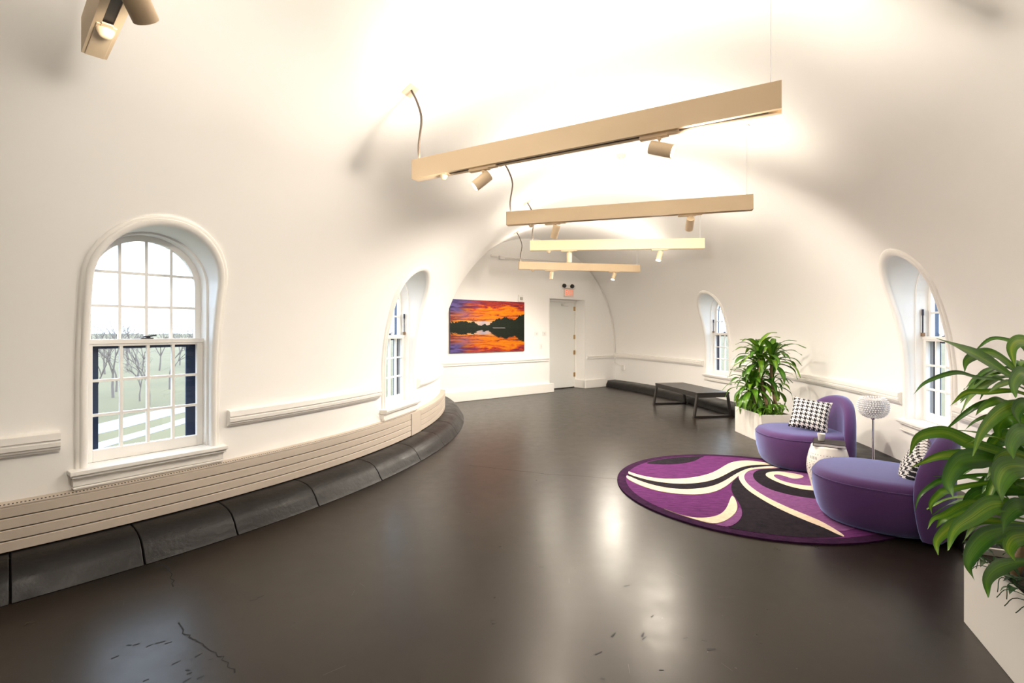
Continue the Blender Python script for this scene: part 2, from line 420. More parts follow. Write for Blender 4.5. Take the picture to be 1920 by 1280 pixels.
for n, (side, t) in enumerate(WINS):
    r = struct(empty('window_%d' % (n+1)))
    r.matrix_world = frameM(side, t)
    # the balance rod shows on the jamb that faces the camera
    fx = (frameM(side, t).to_3x3() @ Vector((1, 0, 0))).y
    window_parts(r, side, 0 if n == 0 else (1 if fx > 0 else -1))

# ------------------------------------------------------------------ sweeps along the curved walls
def sweep(prof, t0, t1, base, side, step=1.0):       # profile (distance from wall, z)
    n = max(2, int(abs(t1-t0)/step)+1); rows = []
    for k in range(n+1):
        t = t0+(t1-t0)*k/n
        rows.append([pol(base-side*d, t, z) for d, z in prof])
    return MB().strip(rows, close=True, caps=True)
RAIL = [(-.01, .862), (.030, .860), (.052, .852), (.056, .812), (.046, .808), (.046, .800), (.054, .795), (.052, .770), (.040, .764), (.038, .752), (.026, .746), (.022, .735), (-.01, .733)]
k = 0
for side, t0, t1 in ((-1, TH0+1, -42.45), (-1, -33.75, -18.35), (-1, -9.4, 26), (1, TH0+1, -16.4), (1, -12.1, 8.1), (1, 12.75, 31)):
    k += 1
    struct(sweep(RAIL, t0, t1, RI if side < 0 else RO, side).build('trim_%d' % k, M_trim, None, smooth=True, angle=25))
def endbox(b, u0, u1, p, z0, z1, back=.02): return b.box(u0, u1, -p, back, z0, z1, EM)
k += 1; b = MB(); endbox(b, u_at_R(RI)+.0, 7.90, .045, .79, .82); endbox(b, u_at_R(RI), 7.895, .03, .745, .79); struct(b.build('trim_%d' % k, M_trim, None, bevel=.004))
k += 1; b = MB(); endbox(b, 9.22, u_at_R(RO), .045, .79, .82); endbox(b, 9.225, u_at_R(RO), .03, .745, .79); struct(b.build('trim_%d' % k, M_trim, None, bevel=.004))
b = MB(); endbox(b, u_at_R(RI+.05), 8.02, .08, 0, .215); struct(b.build('baseboard_end_left', M_trim, None, bevel=.012))
b = MB(); endbox(b, 9.09, u_at_R(RO-.38), .08, 0, .215); b.box(9.09, 9.17, -.06, DD-.02, 0, .215, EM); struct(b.build('baseboard_end_right', M_trim, None, bevel=.012))

# kerbs: left one in blocks with open joints, right one continuous
KL = [(.0, 0), (.0, .185), (.16, .180), (.24, .165), (.30, .135), (.345, .085), (.375, .03), (.40, 0)]
joints = [-83, -77.5, -71.5, -65.5, -60, -54.5, -49.6, -44.4, -39.4, -34.7, -29.0, -22.4, -16.0, -9.8, -3.6, 2.5, 8.5, 14.5, 20.5, 26]
kerb = struct(empty('kerb_left', pol(RI+.2, -40)))
for a, c in zip(joints, joints[1:]):
    g = .022
    o = sweep(KL, a+g, c-g, RI, -1, .8).build('block', M_kerb, None, smooth=True, angle=35, bevel=.006)
    o.parent = kerb; o.matrix_parent_inverse = Matrix.Translation(-Vector(kerb.location))
struct(sweep([(.0, 0), (.0, .12), (.24, .11), (.33, .02), (.34, 0)], -83, 26, RI, -1).build('kerb_bed', M_dark, None))
KR = [(0, 0), (0, .150), (.20, .150), (.32, .142), (.38, .12), (.42, .07), (.43, 0)]
struct(sweep(KR, TH0+1, 31, RO, 1).build('kerb_right', M_kerb, None, smooth=True, angle=35))

# baseboard heater along the left wall
heat = empty('heater_cover', pol(RI, -40, .18)); tag(heat, 'long beige baseboard heater cover curving along the left wall under the windows', 'heater')
HI = Matrix.Translation(-Vector(heat.location))
def hp(o): o.parent = heat; o.matrix_parent_inverse = HI; return o
hp(sweep([(.0, .19), (.0, .462), (.066, .455), (.066, .19)], TH0+1, 8, RI, -1).build('backing', M_dark))
zz = [.186, .2535, .321, .3885, .456]
for t0, t1 in ((TH0+1, -12.75), (-9.9, 8)):
    for i in range(4):
        hp(sweep([(.06, zz[i]+.003), (.06, zz[i+1]-.003), (.079, zz[i+1]-.003), (.083, zz[i+1]-.007), (.083, zz[i]+.006), (.079, zz[i]+.003)], t0, t1, RI, -1).build('slat', M_heater))
hp(sweep([(.06, .188), (.06, .456), (.086, .456), (.086, .188)], -12.6, -10.0, RI, -1).build('joint_panel', M_heater))
hp(sweep([(.0, .456), (.0, .470), (.02, .470), (.083, .463), (.083, .456)], TH0+1, 8, RI, -1).build('top_grille', M_heater))
b = MB()
for i in range(330):
    t = -62+i*.155
    p0, p1 = pol(RI+.052, t, .4668), pol(RI+.052, t+.075, .4668); p2, p3 = pol(RI+.070, t+.075, .4652), pol(RI+.070, t, .4652)
    n0 = len(b.v); b.v += [p0, p1, p2, p3]; b.f.append((n0, n0+1, n0+2, n0+3))
g = hp(b.build('vent_slots', M_dark)); g['kind'] = 'stuff'

# ------------------------------------------------------------------ door in the end wall
dr = struct(empty('door_1')); dr.matrix_world = EM
def loc(b, name, m, parent, **k): return b.build(name, m, parent, **k)
fr = loc(MB().box(D0, D0+.05, DD-.05, DD+.03, 0, DT).box(D1-.05, D1, DD-.05, DD+.03, 0, DT).box(D0, D1, DD-.05, DD+.03, DT-.05, DT), 'door_frame', M_trim, dr, bevel=.003)
loc(MB().box(D1, D1+.02, 0, DD+.05, 0, DT), 'jamb', M_wall, dr); loc(MB().box(D0-.02, D0, 0, DD+.05, 0, DT), 'jamb', M_wall, dr); loc(MB().box(D0-.02, D1+.02, 0, DD+.05, DT, DT+.02), 'soffit', M_wall, dr)
slab = loc(MB().box(D0+.053, D1-.053, DD-.035, DD+.01, .022, DT-.053), 'door_panel', M_door, dr, bevel=.002)
loc(MB().box(D0+.05, D1-.05, DD-.03, DD+.02, 0, .02), 'threshold', M_dark, dr)
for z in (.28, .85, 1.25, 1.98):
    loc(MB().tube([(D1-.052, DD-.05, z), (D1-.052, DD-.05, z+.11)], .014, 8).box(D1-.09, D1-.03, DD-.04, DD-.034, z, z+.11), 'hinge', M_brass, dr)
loc(MB().box(8.62, 8.84, DD-.10, DD-.035, 2.10, 2.15).tube([(8.68, DD-.09, 2.10), (8.52, DD-.22, 2.12), (8.72, DD-.12, 2.17)], .009, 6), 'door_closer', M_plastic, dr, bevel=.004)
loc(MB().tube([(D0+.12, DD-.035, 1.02), (D0+.12, DD-.085, 1.02), (D0+.23, DD-.09, 1.02)], .010, 8).lathe([(.028, 0), (.028, .01)], 14, Matrix.Translation((D0+.12, DD-.035, 1.02)) @ Matrix.Rotation(PI/2, 4, 'X')), 'door_handle', M_steel, dr)

# ------------------------------------------------------------------ pendant track beams with uplight and spotlights
BR0_, BR1_, BZ0, BZ1, BW = 7.94, 10.33, 2.61, 2.75, .040
def beam(t, label, heads, wires=True, dr=0.0):
    """t: bearing; heads: list of (fraction along the beam, aim direction in the world, power factor)"""
    BR0, BR1 = BR0_+dr, BR1_+dr
    a = math.radians(t); root = empty('pendant_track_light', pol(BR0, t, BZ0), a); tag(root, label, 'track light', 'pendant track lights along the vault')
    Ln = BR1-BR0; h = BZ1-BZ0
    # beam: a box section open below for the track
    sec = [(-BW, 0), (-BW, h), (-BW+.006, h), (-BW+.006, h-.012), (BW-.006, h-.012), (BW-.006, h), (BW, h), (BW, 0), (.016, 0), (.016, .03), (-.016, .03), (-.016, 0)]
    MB().strip([[(x, y, z) for y, z in sec] for x in (.003, Ln-.003)], close=True).build('beam', M_beam, root)
    for x in (0, Ln-.003): MB().box(x, x+.003, -BW, BW, 0, h).build('end_cap', M_beam, root)
    MB().box(.30, Ln-.06, -.0155, .0155, .006, .029).build('track_slot', M_slot, root)
    MB().box(.004, .30, -.030, .030, -.004, .001).build('driver_cover', M_beam, root, bevel=.002)
    MB().box(.02, Ln-.02, -BW+.007, BW-.007, h-.012, h-.0005).build('uplight_diffuser', M_diff, root)
    s = .111*Ln
    MB().lathe([(.028, 0), (.028, -.012), (.018, -.03), (.010, -.034)][::-1], 14, Matrix.Translation((s, 0, 0))).box(s-.05, s+.05, -.017, .017, -.006, 0).build('sensor', M_beam, root, smooth=True)
    # cable to a plate on the vault, slightly bowed
    zc = HS+(HT-HS)*math.sqrt(1-((BR0-.04-RM)/HW)**2)-BZ0
    MB().tube(bez([(.04, 0, h), (.035, .0, h+.12), (.06, .0, h+.30), (.02, .0, zc-.11), (-.04, 0, zc)], 6), .008, 8).build('power_cable', M_cable, root, smooth=True)
    nz = Vector(((BR0-.04-RM)/HW**2, 0, math.sqrt(1-((BR0-.04-RM)/HW)**2)/(HT-HS))).normalized()
    rot = nz.to_track_quat('Z', 'Y').to_matrix().to_4x4()
    MB().box(-.05, .05, -.05, .05, -.014, .02, Matrix.Translation((-.05, 0, zc)) @ rot)  .build('ceiling_plate', M_plate, root, bevel=.003)
    MB().lathe([(.018, -.012), (.018, .01)], 10, Matrix.Translation((.05, .03, zc+.055)) @ rot).build('anchor', M_trim, root)
    if wires:
        zc = HS+(HT-HS)*math.sqrt(1-((BR1-.05-RM)/HW)**2)-BZ0
        for dy in (-.02, .02): MB().tube([(Ln-.05, dy, h), (Ln-.05, dy, zc)], .0016, 5).build('suspension_wire', M_steel, root)
        MB().lathe([(.03, -.014), (.03, .02)], 12, Matrix.Translation((Ln-.05, 0, zc))).build('anchor', M_trim, root)
    inv = Matrix.Rotation(-a, 3, 'Z')
    for fr, aim, pw in heads:
        x = fr*Ln; d = (inv @ Vector(aim)).normalized()
        hd = MB().box(x-.11, x+.11, -.0165, .0165, -.014, 0).box(x-.11, x+.05, -.019, .019, -.02, -.006).build('spot_adapter', M_beam, root, bevel=.002)
        MB().tube([(x, 0, -.014), (x, 0, -.035)], .010, 8).tube([(x, 0, -.03), (x, 0, -.068)], .0045, 6).build('spot_stem', M_beam, hd)
        c = Vector((x, 0, -.085))+d*.012
        q = d.to_track_quat('Z', 'Y').to_matrix().to_4x4()
        T = Matrix.Translation(c) @ q
        MB().lathe([(.010, -.068), (.036, -.066), (.0375, -.062), (.0375, .066), (.034, .066), (.033, .056), (.005, .054)], 20, T).build('spot_body', M_beam, hd, smooth=True)
        MB().lathe([(.031, .0555), (.031, .0585)], 20, T).build('spot_lens', M_glow, hd)
        if pw:
            l = bpy.data.lights.new('spot_light', 'SPOT'); l.energy = SPOT_W*pw; l.color = WARM; l.spot_size = math.radians(176); l.spot_blend = .55; l.shadow_soft_size = .06
            lo = link(bpy.data.objects.new('spot_light', l), hd); lo.matrix_local = Matrix.Translation(c+d*.075) @ (-d).to_track_quat('Z', 'Y').to_matrix().to_4x4()
    return root
beam(-42.7, 'beige track beam overhead, cut off at the top left of the picture', [(.31, (-.05, .75, -.6), .40), (.75, (.1, -.6, -.8), .30)], dr=.18)
beam(-29.0, 'largest and nearest full beige track beam with two spotlights', [(.25, (-.75, -.1, -.62), .30), (.745, (.84, -.42, -.34), .26)])
beam(-16.5, 'second beige track beam from the camera, behind the largest one', [(.22, (-.22, .35, -.9), .7), (.77, (.16, .76, -.62), 1.25)])
beam(-4.2, 'third beige track beam, between the second and the farthest', [(.23, (.02, .25, -.96), .75), (.75, (-.30, -.2, -.92), .8)])
beam(11.2, 'farthest and smallest beige track beam near the end wall', [(.26, (-.05, .1, -.98), .55), (.78, (-.32, -.2, -.92), 1.25)])

# ------------------------------------------------------------------ things on the end wall and the vault
class G:                                            # tiny node-graph helper
    def __init__(s, name):
        s.m = bpy.data.materials.new(name); s.m.use_nodes = True; s.N = s.m.node_tree.nodes; s.L = s.m.node_tree.links; s.p = s.N['Principled BSDF']
    def put(s, i, v):
        if hasattr(v, 'links') or isinstance(v, bpy.types.NodeSocket): s.L.new(v, i)
        else: i.default_value = v
    def math(s, op, a, b=0.0, c=0.0, clamp=False):
        n = s.N.new('ShaderNodeMath'); n.operation = op; n.use_clamp = clamp
        for i, v in zip(n.inputs, (a, b, c)): s.put(i, v)
        return n.outputs[0]
    def mix(s, f, a, b):
        n = s.N.new('ShaderNodeMix'); n.data_type = 'RGBA'; s.put(n.inputs[0], f)
        for i, v in ((6, a), (7, b)): s.put(n.inputs[i], v if isinstance(v, bpy.types.NodeSocket) else (*v, 1))
        return n.outputs[2]
    def ramp(s, f, stops, const=False):
        n = s.N.new('ShaderNodeValToRGB'); s.put(n.inputs[0], f); e = n.color_ramp.elements
        if const: n.color_ramp.interpolation = 'CONSTANT'
        while len(e) < len(stops): e.new(.5)
        for k, (p, c) in enumerate(stops): e[k].position = p; e[k].color = (*c, 1)
        return n.outputs[0]
    def uv(s):
        t = s.N.new('ShaderNodeTexCoord'); q = s.N.new('ShaderNodeSeparateXYZ'); s.L.new(t.outputs['UV'], q.inputs[0]); return q.outputs[0], q.outputs[1]
    def vec(s, x, y, z=0.0):
        n = s.N.new('ShaderNodeCombineXYZ')
        for i, v in zip(n.inputs, (x, y, z)): s.put(i, v)
        return n.outputs[0]
    def noise(s, v, scale, detail=4, rough=.55, dist=0):
        n = s.N.new('ShaderNodeTexNoise'); s.L.new(v, n.inputs['Vector']); n.inputs['Scale'].default_value = scale; n.inputs['Detail'].default_value = detail
        n.inputs['Roughness'].default_value = rough; n.inputs['Distortion'].default_value = dist; return n.outputs[0]
def sunset():
    g = G('sunset_print'); u, v = g.uv()
    d = g.math('SUBTRACT', v, .47); h = g.math('ABSOLUTE', d)                      # mirrored at the waterline
    above = g.math('GREATER_THAN', d, 0)
    wob = g.math('MULTIPLY', g.math('SUBTRACT', 1, above), .012)
    uu = g.math('ADD', u, g.math('MULTIPLY', wob, g.math('SINE', g.math('MULTIPLY', v, 160))))
    n1 = g.noise(g.vec(g.math('MULTIPLY', uu, 3.4), g.math('MULTIPLY', h, 13), 3.1), 1, 6, .65, .8)
    n2 = g.noise(g.vec(g.math('MULTIPLY', uu, 5), g.math('MULTIPLY', h, 16), 7.7), 1, 4)
    f = g.math('ADD', g.math('MULTIPLY', h, 1.35), g.math('MULTIPLY', g.math('SUBTRACT', n1, .5), .95))
    sky = g.ramp(f, [(0.02, (.95, .70, .38)), (.13, (1, .36, .02)), (.22, (.16, .012, .03)), (.29, (.90, .20, .0)), (.44, (1, .33, .0)), (.54, (.80, .09, .01)), (.62, (.20, .015, .05)), (.70, (.60, .06, .02)), (.86, (.05, .015, .08))])
    # violet clouds towards the left edge and the corners
    e = g.math('SUBTRACT', .40, uu); e = g.math('ADD', e, g.math('MULTIPLY', g.math('SUBTRACT', n2, .5), .5))
    e = g.math('MULTIPLY', g.math('MULTIPLY', e, 3.2, clamp=True), g.math('MULTIPLY', g.math('SUBTRACT', h, .13), 5, clamp=True), clamp=True)
    vio = g.mix(g.math('MULTIPLY', g.math('SUBTRACT', n2, .42), 5, clamp=True), (.035, .02, .09), (.20, .15, .42))
    sky = g.mix(e, sky, vio)
    # pale opening low in the middle
    q = g.math('SUBTRACT', 1, g.math('MULTIPLY', g.math('ABSOLUTE', g.math('SUBTRACT', uu, .42)), 7), clamp=True)
    q = g.math('MULTIPLY', q, g.math('LESS_THAN', h, .13), clamp=True)
    sky = g.mix(q, sky, g.mix(g.math('MULTIPLY', n2, 1.2, clamp=True), (.25, .20, .28), (.85, .75, .78)))
    # trees
    t = g.ramp(uu, [(0, (.10,)*3), (.15, (.12,)*3), (.30, (.11,)*3), (.37, (.05,)*3), (.50, (.07,)*3), (.60, (.17,)*3), (.72, (.21,)*3), (.86, (.17,)*3), (.93, (.25,)*3), (1, (.28,)*3)])
    n3 = g.noise(g.vec(g.math('MULTIPLY', uu, 26), g.math('MULTIPLY', h, 9), 1.3), 1, 5, .7)
    lim = g.math('ADD', t, g.math('MULTIPLY', g.math('SUBTRACT', n3, .5), .16))
    tree = g.math('LESS_THAN', h, lim)
    n4 = g.noise(g.vec(g.math('MULTIPLY', uu, 40), g.math('MULTIPLY', h, 40), 0), 1, 3)
    col = g.mix(tree, sky, g.mix(n4, (.002, .004, .004), (.022, .034, .014)))
    bank = g.math('MULTIPLY', g.math('LESS_THAN', h, .007), g.math('LESS_THAN', g.math('ABSOLUTE', g.math('SUBTRACT', uu, .63)), .085))
    col = g.mix(bank, col, (.35, .33, .30))
    dim = g.mix(above, (.58, .56, .62), (.72, .70, .74))
    mm = g.N.new('ShaderNodeMix'); mm.data_type = 'RGBA'; mm.blend_type = 'MULTIPLY'; mm.inputs[0].default_value = 1; g.L.new(col, mm.inputs[6]); g.L.new(dim, mm.inputs[7])
    g.L.new(mm.outputs[2], g.p.inputs['Base Color']); g.p.inputs['Roughness'].default_value = .6; g.p.inputs['Specular IOR Level'].default_value = .2
    return g.m
pic = empty('canvas_print'); pic.matrix_world = EM @ Matrix.Translation((5.16, 0, 1.01)); tag(pic, 'canvas print of a fiery sunset mirrored in a forest lake', 'picture')
PW, PH = 1.965, 1.115
MB().box(0, PW, -.04, -.005, 0, PH).build('canvas', mat('canvas_edge', (.03, .02, .035), .6), pic)
mesh('print', [(0, -.0415, 0), (PW, -.0415, 0), (PW, -.0415, PH), (0, -.0415, PH)], [(0, 1, 2, 3)], sunset(), pic, uvs=[(0, 0), (1, 0), (1, 1), (0, 1)])

ex = empty('exit_sign'); ex.matrix_world = EM @ Matrix.Translation((8.555, 0, 2.31)); tag(ex, 'exit sign with red letters and an emergency lamp bar above the white door', 'exit sign')
MB().box(-.15, .15, -.05, 0, 0, .19).build('sign_face', mat('exit_face', (.88, .70, .62), .5), ex, bevel=.006)
def text(s, size, ext, m, parent, M):
    cu = bpy.data.curves.new('lettering', 'FONT'); cu.body = s; cu.size = size; cu.extrude = ext; cu.align_x = 'CENTER'; cu.align_y = 'CENTER'
    t = bpy.data.objects.new('lettering', cu); dg = None; COL.objects.link(t)
    me = bpy.data.meshes.new_from_object(t.evaluated_get(bpy.context.evaluated_depsgraph_get())); bpy.data.objects.remove(t)
    me.materials.clear(); me.materials.append(m); me.transform(M); return link(bpy.data.objects.new('lettering', me), parent)
text('EXIT', .15, .002, M_red, ex, Matrix.Translation((0, -.052, .09)) @ Matrix.Rotation(PI/2, 4, 'X') @ Matrix.Diagonal((.85, 1.15, 1, 1)))
MB().box(-.20, .20, -.07, 0, .20, .285).build('lamp_bar', M_plastic, ex, bevel=.01)
for x in (-.22, .05): MB().lathe([(.02, 0), (.05, .01), (.05, .05), (.035, .07)], 16, Matrix.Translation((x, -.07, .265)) @ Matrix.Rotation(PI/2+.3, 4, 'X')).build('lamp_head', mat('lamp_black', (.02, .02, .02), .4), ex, smooth=True)

def onend(name, u, z): o = empty(name); o.matrix_world = EM @ Matrix.Translation((u, 0, z)); return o
o = onend('alarm_strobe', 7.03, 2.15); tag(o, 'small white alarm strobe on the end wall above the corner of the sunset print', 'alarm')
MB().box(-.07, .07, -.04, 0, -.02, .14).build('housing', M_plastic, o, bevel=.01)
MB().box(-.035, .035, -.07, -.04, .02, .09).build('lens', mat('strobe_lens', (.45, .42, .36), .2), o, bevel=.012)
for i, (u, z, wd, ht, lab) in enumerate(((7.52, 1.40, .12, .10, 'white wall label plate beside the sunset print, the left of two upper plates'), (7.77, 1.40, .12, .10, 'white wall label plate next to the door frame, the right of two upper plates'), (7.66, 1.10, .075, .12, 'white light switch plate on the end wall below the two label plates'))):
    o = onend('wall_plate', u, z); tag(o, lab, 'wall plate')
    MB().box(-wd/2, wd/2, -.01, 0, -ht/2, ht/2).build('plate', M_plastic, o, bevel=.003)
    MB().box(-wd*.12, wd*.12, -.016, -.01, -ht*.2, ht*.2).build('rocker' if i == 2 else 'printed_panel', mat('plate_inset_%d' % i, (.68, .65, .62), .5), o)
o = onend('ceiling_conduit', 0, 0); tag(o, 'thin white conduit with a junction box crossing high on the end wall', 'conduit')
MB().tube([(6.55, -.03, 3.10), (8.2, -.03, 3.16), (8.95, -.03, 3.17)], .014, 8).tube([(6.5, -.02, 3.07), (8.1, -.02, 3.10)], .010, 8).build('pipe', M_trim, o, smooth=True)
MB().box(6.42, 6.56, -.06, 0, 3.05, 3.13).build('junction_box', M_trim, o, bevel=.01)
MB().box(6.20, 6.36, -.05, 0, 3.09, 3.14).build('clamp_box', M_trim, o, bevel=.008)
# surface conduit following the arch down the right of the end wall
pts = []
for k in range(22):
    z = 3.12-k*.115
    pts.append(E(u_at_R(rwall(z, 1))-.03, z, .02))
o = empty('arch_conduit', pts[-1]); tag(o, 'cream surface conduit following the arch of the end wall down to an outlet box', 'conduit')
c = MB().tube(pts+[E(u_at_R(RO)-.03, .62, .02), pol(RO-.03, 27.9, .56), pol(RO-.03, 27.4, .55)],   .012, 8).build('pipe', M_trim, None, smooth=True); c.parent = o; c.matrix_parent_inverse = Matrix.Translation(-o.location)
c = MB().box(-.05, .05, -.05, .0, -.07, .07, frameM(1, 27.1) @ Matrix.Translation((0, 0, .50))).build('outlet_box', M_plastic, None, bevel=.006); c.parent = o; c.matrix_parent_inverse = Matrix.Translation(-o.location)
for t, R, lab in ((-9.65, 9.12, 'white smoke detector on the vault above the second track beam'), (12.0, 10.38, 'white smoke detector on the far vault right of the farthest beam')):
    z = HS+(HT-HS)*math.sqrt(1-((R-RM)/HW)**2); o = empty('smoke_detector', pol(R, t, z), math.radians(t)); tag(o, lab, 'smoke detector')
    rot = Vector(((R-RM)/HW**2, 0, math.sqrt(1-((R-RM)/HW)**2)/(HT-HS))).normalized().to_track_quat('Z', 'Y').to_matrix().to_4x4()
    MB().lathe([(.055, 0), (.055, -.018), (.045, -.03)][::-1], 18, rot).build('base', M_plastic, o, smooth=True)
    MB().lathe([(.032, -.03), (.03, -.045), (.015, -.05)][::-1], 14, rot).build('sensor', M_plastic, o, smooth=True)

# ------------------------------------------------------------------ floor wear
def flo(x, y, z=0.0): Z = FPX*(EYE-z)/(y-HOR); return Vector(((x-960)/FPX*Z, Z, z))
def ribbon(pts, wd, z):
    P = [Vector(p) for p in pts]; b = MB(); rows = []
    for i, p in enumerate(P):
        d = (P[min(i+1, len(P)-1)]-P[max(i-1, 0)]).normalized(); n = Vector((-d.y, d.x, 0))*wd*random.uniform(.5, 1.2)*.5
        rows.append([(p.x-n.x, p.y-n.y, z), (p.x+n.x, p.y+n.y, z)])
    return b.strip(rows)
def jag(pts, j=.02, n=6):
    out = []
    for a, b in zip(pts, pts[1:]):
        for k in range(n): out.append(a.lerp(b, k/n)+Vector((random.uniform(-j, j), random.uniform(-j, j), 0)))
    return out+[pts[-1]]
for c in ([(880, 872), (950, 880), (1020, 888), (1100, 893), (1165, 899)], [(335, 1168), (345, 1190), (375, 1200), (400, 1225), (425, 1238), (440, 1262)], [(300, 1055), (322, 1072), (325, 1100)]):
    ribbon(jag([flo(*p) for p in c], .010, 5), .007, .0012).build('crack', M_crack, floor)
b = MB()
for x, y in ((1333, 1217), (1205, 1190), (1208, 1196), (1285, 1196), (1320, 1201), (1122, 1224), (1150, 1190), (1240, 1256), (1130, 1272), (488, 1119), (475, 1125), (300, 1204), (315, 1205), (255, 1208), (280, 1210), (330, 1242), (352, 1256), (355, 1262), (372, 1228), (395, 1236), (350, 1275), (375, 1270), (273, 1275), (242, 1209), (1015, 1063), (1223, 1155), (1175, 1098), (215, 1232)):
    p = flo(x, y); a = random.uniform(-.5, 1.0); l = random.uniform(.008, .022); wd = random.uniform(.003, .006)
    if (x, y) == (1333, 1217): l, wd, a = .022, .008, .1
    M = Matrix.Translation((p.x, p.y, .001)) @ Matrix.Rotation(a, 4, 'Z')
    n0 = len(b.v); b.v += [M @ Vector(q) for q in ((-l, -wd, 0), (l, -wd*.6, 0), (l*1.1, wd*.6, 0), (-l*.8, wd, 0))]; b.f.append((n0, n0+1, n0+2, n0+3))
g = b.build('scuff_marks', M_scuff, floor); g['kind'] = 'stuff'
b = MB()
for i in range(150):
    t = random.uniform(-46, 10); R = random.uniform(7.1, 11.2); p = pol(R, t, .0014); a = random.uniform(0, PI); l = random.choice((.003, .004, .005, .03, .05)); wd = .0022 if l < .01 else .0009
    M = Matrix.Translation(p) @ Matrix.Rotation(a, 4, 'Z'); n0 = len(b.v)
    b.v += [M @ Vector(q) for q in ((-l, -wd, 0), (l, -wd, 0), (l, wd, 0), (-l, wd, 0))]; b.f.append((n0, n0+1, n0+2, n0+3))
g = b.build('scratch_marks', M_pale, floor); g['kind'] = 'stuff'

# ------------------------------------------------------------------ rug
RC, RR = Vector((2.24, 4.63, 0)), 1.22
def rug_mat(name, a, c, scale, stretch=(1, 1, 1), bump=.5):
    g = G(name); t = g.N.new('ShaderNodeTexCoord'); mp = g.N.new('ShaderNodeMapping'); mp.inputs['Scale'].default_value = stretch; mp.inputs['Rotation'].default_value = (0, 0, .45); g.L.new(t.outputs['Object'], mp.inputs[0])
    n = g.noise(mp.outputs[0], scale, 6, .7); g.L.new(g.ramp(n, [(.32, a), (.68, c)]), g.p.inputs['Base Color'])
    g.p.inputs['Roughness'].default_value = .95; g.p.inputs['Specular IOR Level'].default_value = .1
    b = g.N.new('ShaderNodeBump'); b.inputs['Strength'].default_value = bump; b.inputs['Distance'].default_value = .006; n2 = g.noise(t.outputs['Object'], 260, 2); g.L.new(n2, b.inputs['Height']); g.L.new(b.outputs[0], g.p.inputs['Normal']); return g.m
MR_p = rug_mat('rug_purple', (.055, .010, .062), (.165, .038, .16), 10, (1, 7, 1))
MR_l = rug_mat('rug_striped_purple', (.08, .02, .10), (.28, .11, .26), 22, (1, 9, 1))
MR_c = rug_mat('rug_cream', (.60, .47, .34), (.74, .61, .47), 30)
MR_k = rug_mat('rug_black', (.008, .006, .010), (.022, .016, .022), 20)
MR_b = rug_mat('rug_border', (.018, .004, .022), (.045, .011, .045), 20)
rug = empty('round_rug', RC); tag(rug, 'round purple, black and cream swirl rug under the armchairs', 'rug')
circ = lambda r, n=96: [(r*math.cos(2*PI*k/n), r*math.sin(2*PI*k/n)) for k in range(n)]
MB().prism(circ(RR), .0, .013).build('border', MR_b, rug, smooth=True)
MB().prism(circ(RR-.085), .012, .0140).build('field', MR_p, rug)
def crop(pts):                                      # outline points read from the photograph, in plan
    out = []
    for x, y in pts:
        p = flo(1140+x/3.84, 820+y/3.84, .014)-RC; p.z = 0
        if p.length > RR-.085: p = p.normalized()*(RR-.085)
        out.append(p)
    q = []
    for i in range(len(out)):                        # round the outline
        a, b, c, d = out[i-1], out[i], out[(i+1) % len(out)], out[(i+2) % len(out)]
        for t in (0, .34, .67): 
            v = .5*((2*b)+(c-a)*t*.6+(-2*(b-c)-(c-a)*.6*2+(c-a)*.6*0+ (2*c-2*b) - 0*(d-b))*0*t*t) if 0 else b.lerp(c, t)
            q.append(v)
    r = q
    for _ in range(3): r = [(r[i-1]+r[i]*2+r[(i+1) % len(r)])/4 for i in range(len(r))]
    return [((p if p.length < RR-.085 else p.normalized()*(RR-.085)).x, (p if p.length < RR-.085 else p.normalized()*(RR-.085)).y) for p in r]
rz = [.0150]
def patch(name, m, pts):
    rz[0] += .0004
    MB().prism(crop(pts), .0125, rz[0]).build(name, m, rug)
patch('black_patch', MR_k, [(230,182),(330,150),(480,120),(700,118),(665,140),(640,165),(560,185),(430,195),(330,190)])
patch('black_sweep', MR_k, [(890,320),(940,280),(945,310),(990,370),(1080,430),(1200,500),(1330,560),(1450,610),(1560,650),(1650,698),(1750,730),(1560,790),(1400,780),(1200,760),(1000,720),(850,690),(860,655),(910,635),(950,600),(972,560),(962,500),(930,450),(900,410),(885,370)])
patch('striped_swirl', MR_l, [(1180,226),(1010,236),(976,270),(982,310),(1030,360),(1120,420),(1240,480),(1380,540),(1510,590),(1600,640),(1690,700),(1900,600),(1900,430),(1600,300),(1400,250)])
patch('cream_swirl', MR_c, [(1250,205),(1170,205),(1100,212),(1010,220),(955,240),(938,275),(945,310),(990,370),(1080,430),(1200,500),(1330,560),(1450,610),(1560,650),(1650,698),(1720,725),(1690,695),(1600,640),(1510,590),(1380,540),(1240,480),(1120,420),(1030,360),(982,310),(976,270),(1010,236),(1100,222),(1250,222)])
patch('black_hook', MR_k, [(1330,225),(1190,228),(1100,228),(1050,248),(1038,280),(1070,322),(1140,365),(1230,395),(1340,420),(1465,440),(1620,455),(1800,440),(1800,385),(1600,395),(1465,383),(1380,372),(1280,345),(1200,310),(1150,285),(1130,265),(1150,250),(1230,242),(1330,242)])
patch('cream_hook', MR_c, [(1330,258),(1240,245),(1160,247),(1130,263),(1140,283),(1200,314),(1280,346),(1380,372),(1465,383),(1620,388),(1620,352),(1465,350),(1390,345),(1310,330),(1240,310),(1195,285),(1190,268),(1230,266),(1290,284),(1340,302),(1400,292),(1420,276)])
patch('cream_band', MR_c, [(110,240),(140,245),(230,275),(370,300),(520,300),(650,285),(760,255),(830,210),(880,180),(960,166),(1040,168),(1120,180),(1200,192),(1200,200),(1100,196),(1000,204),(920,227),(850,267),(780,302),(680,327),(560,337),(430,332),(300,312),(190,282),(110,256)])
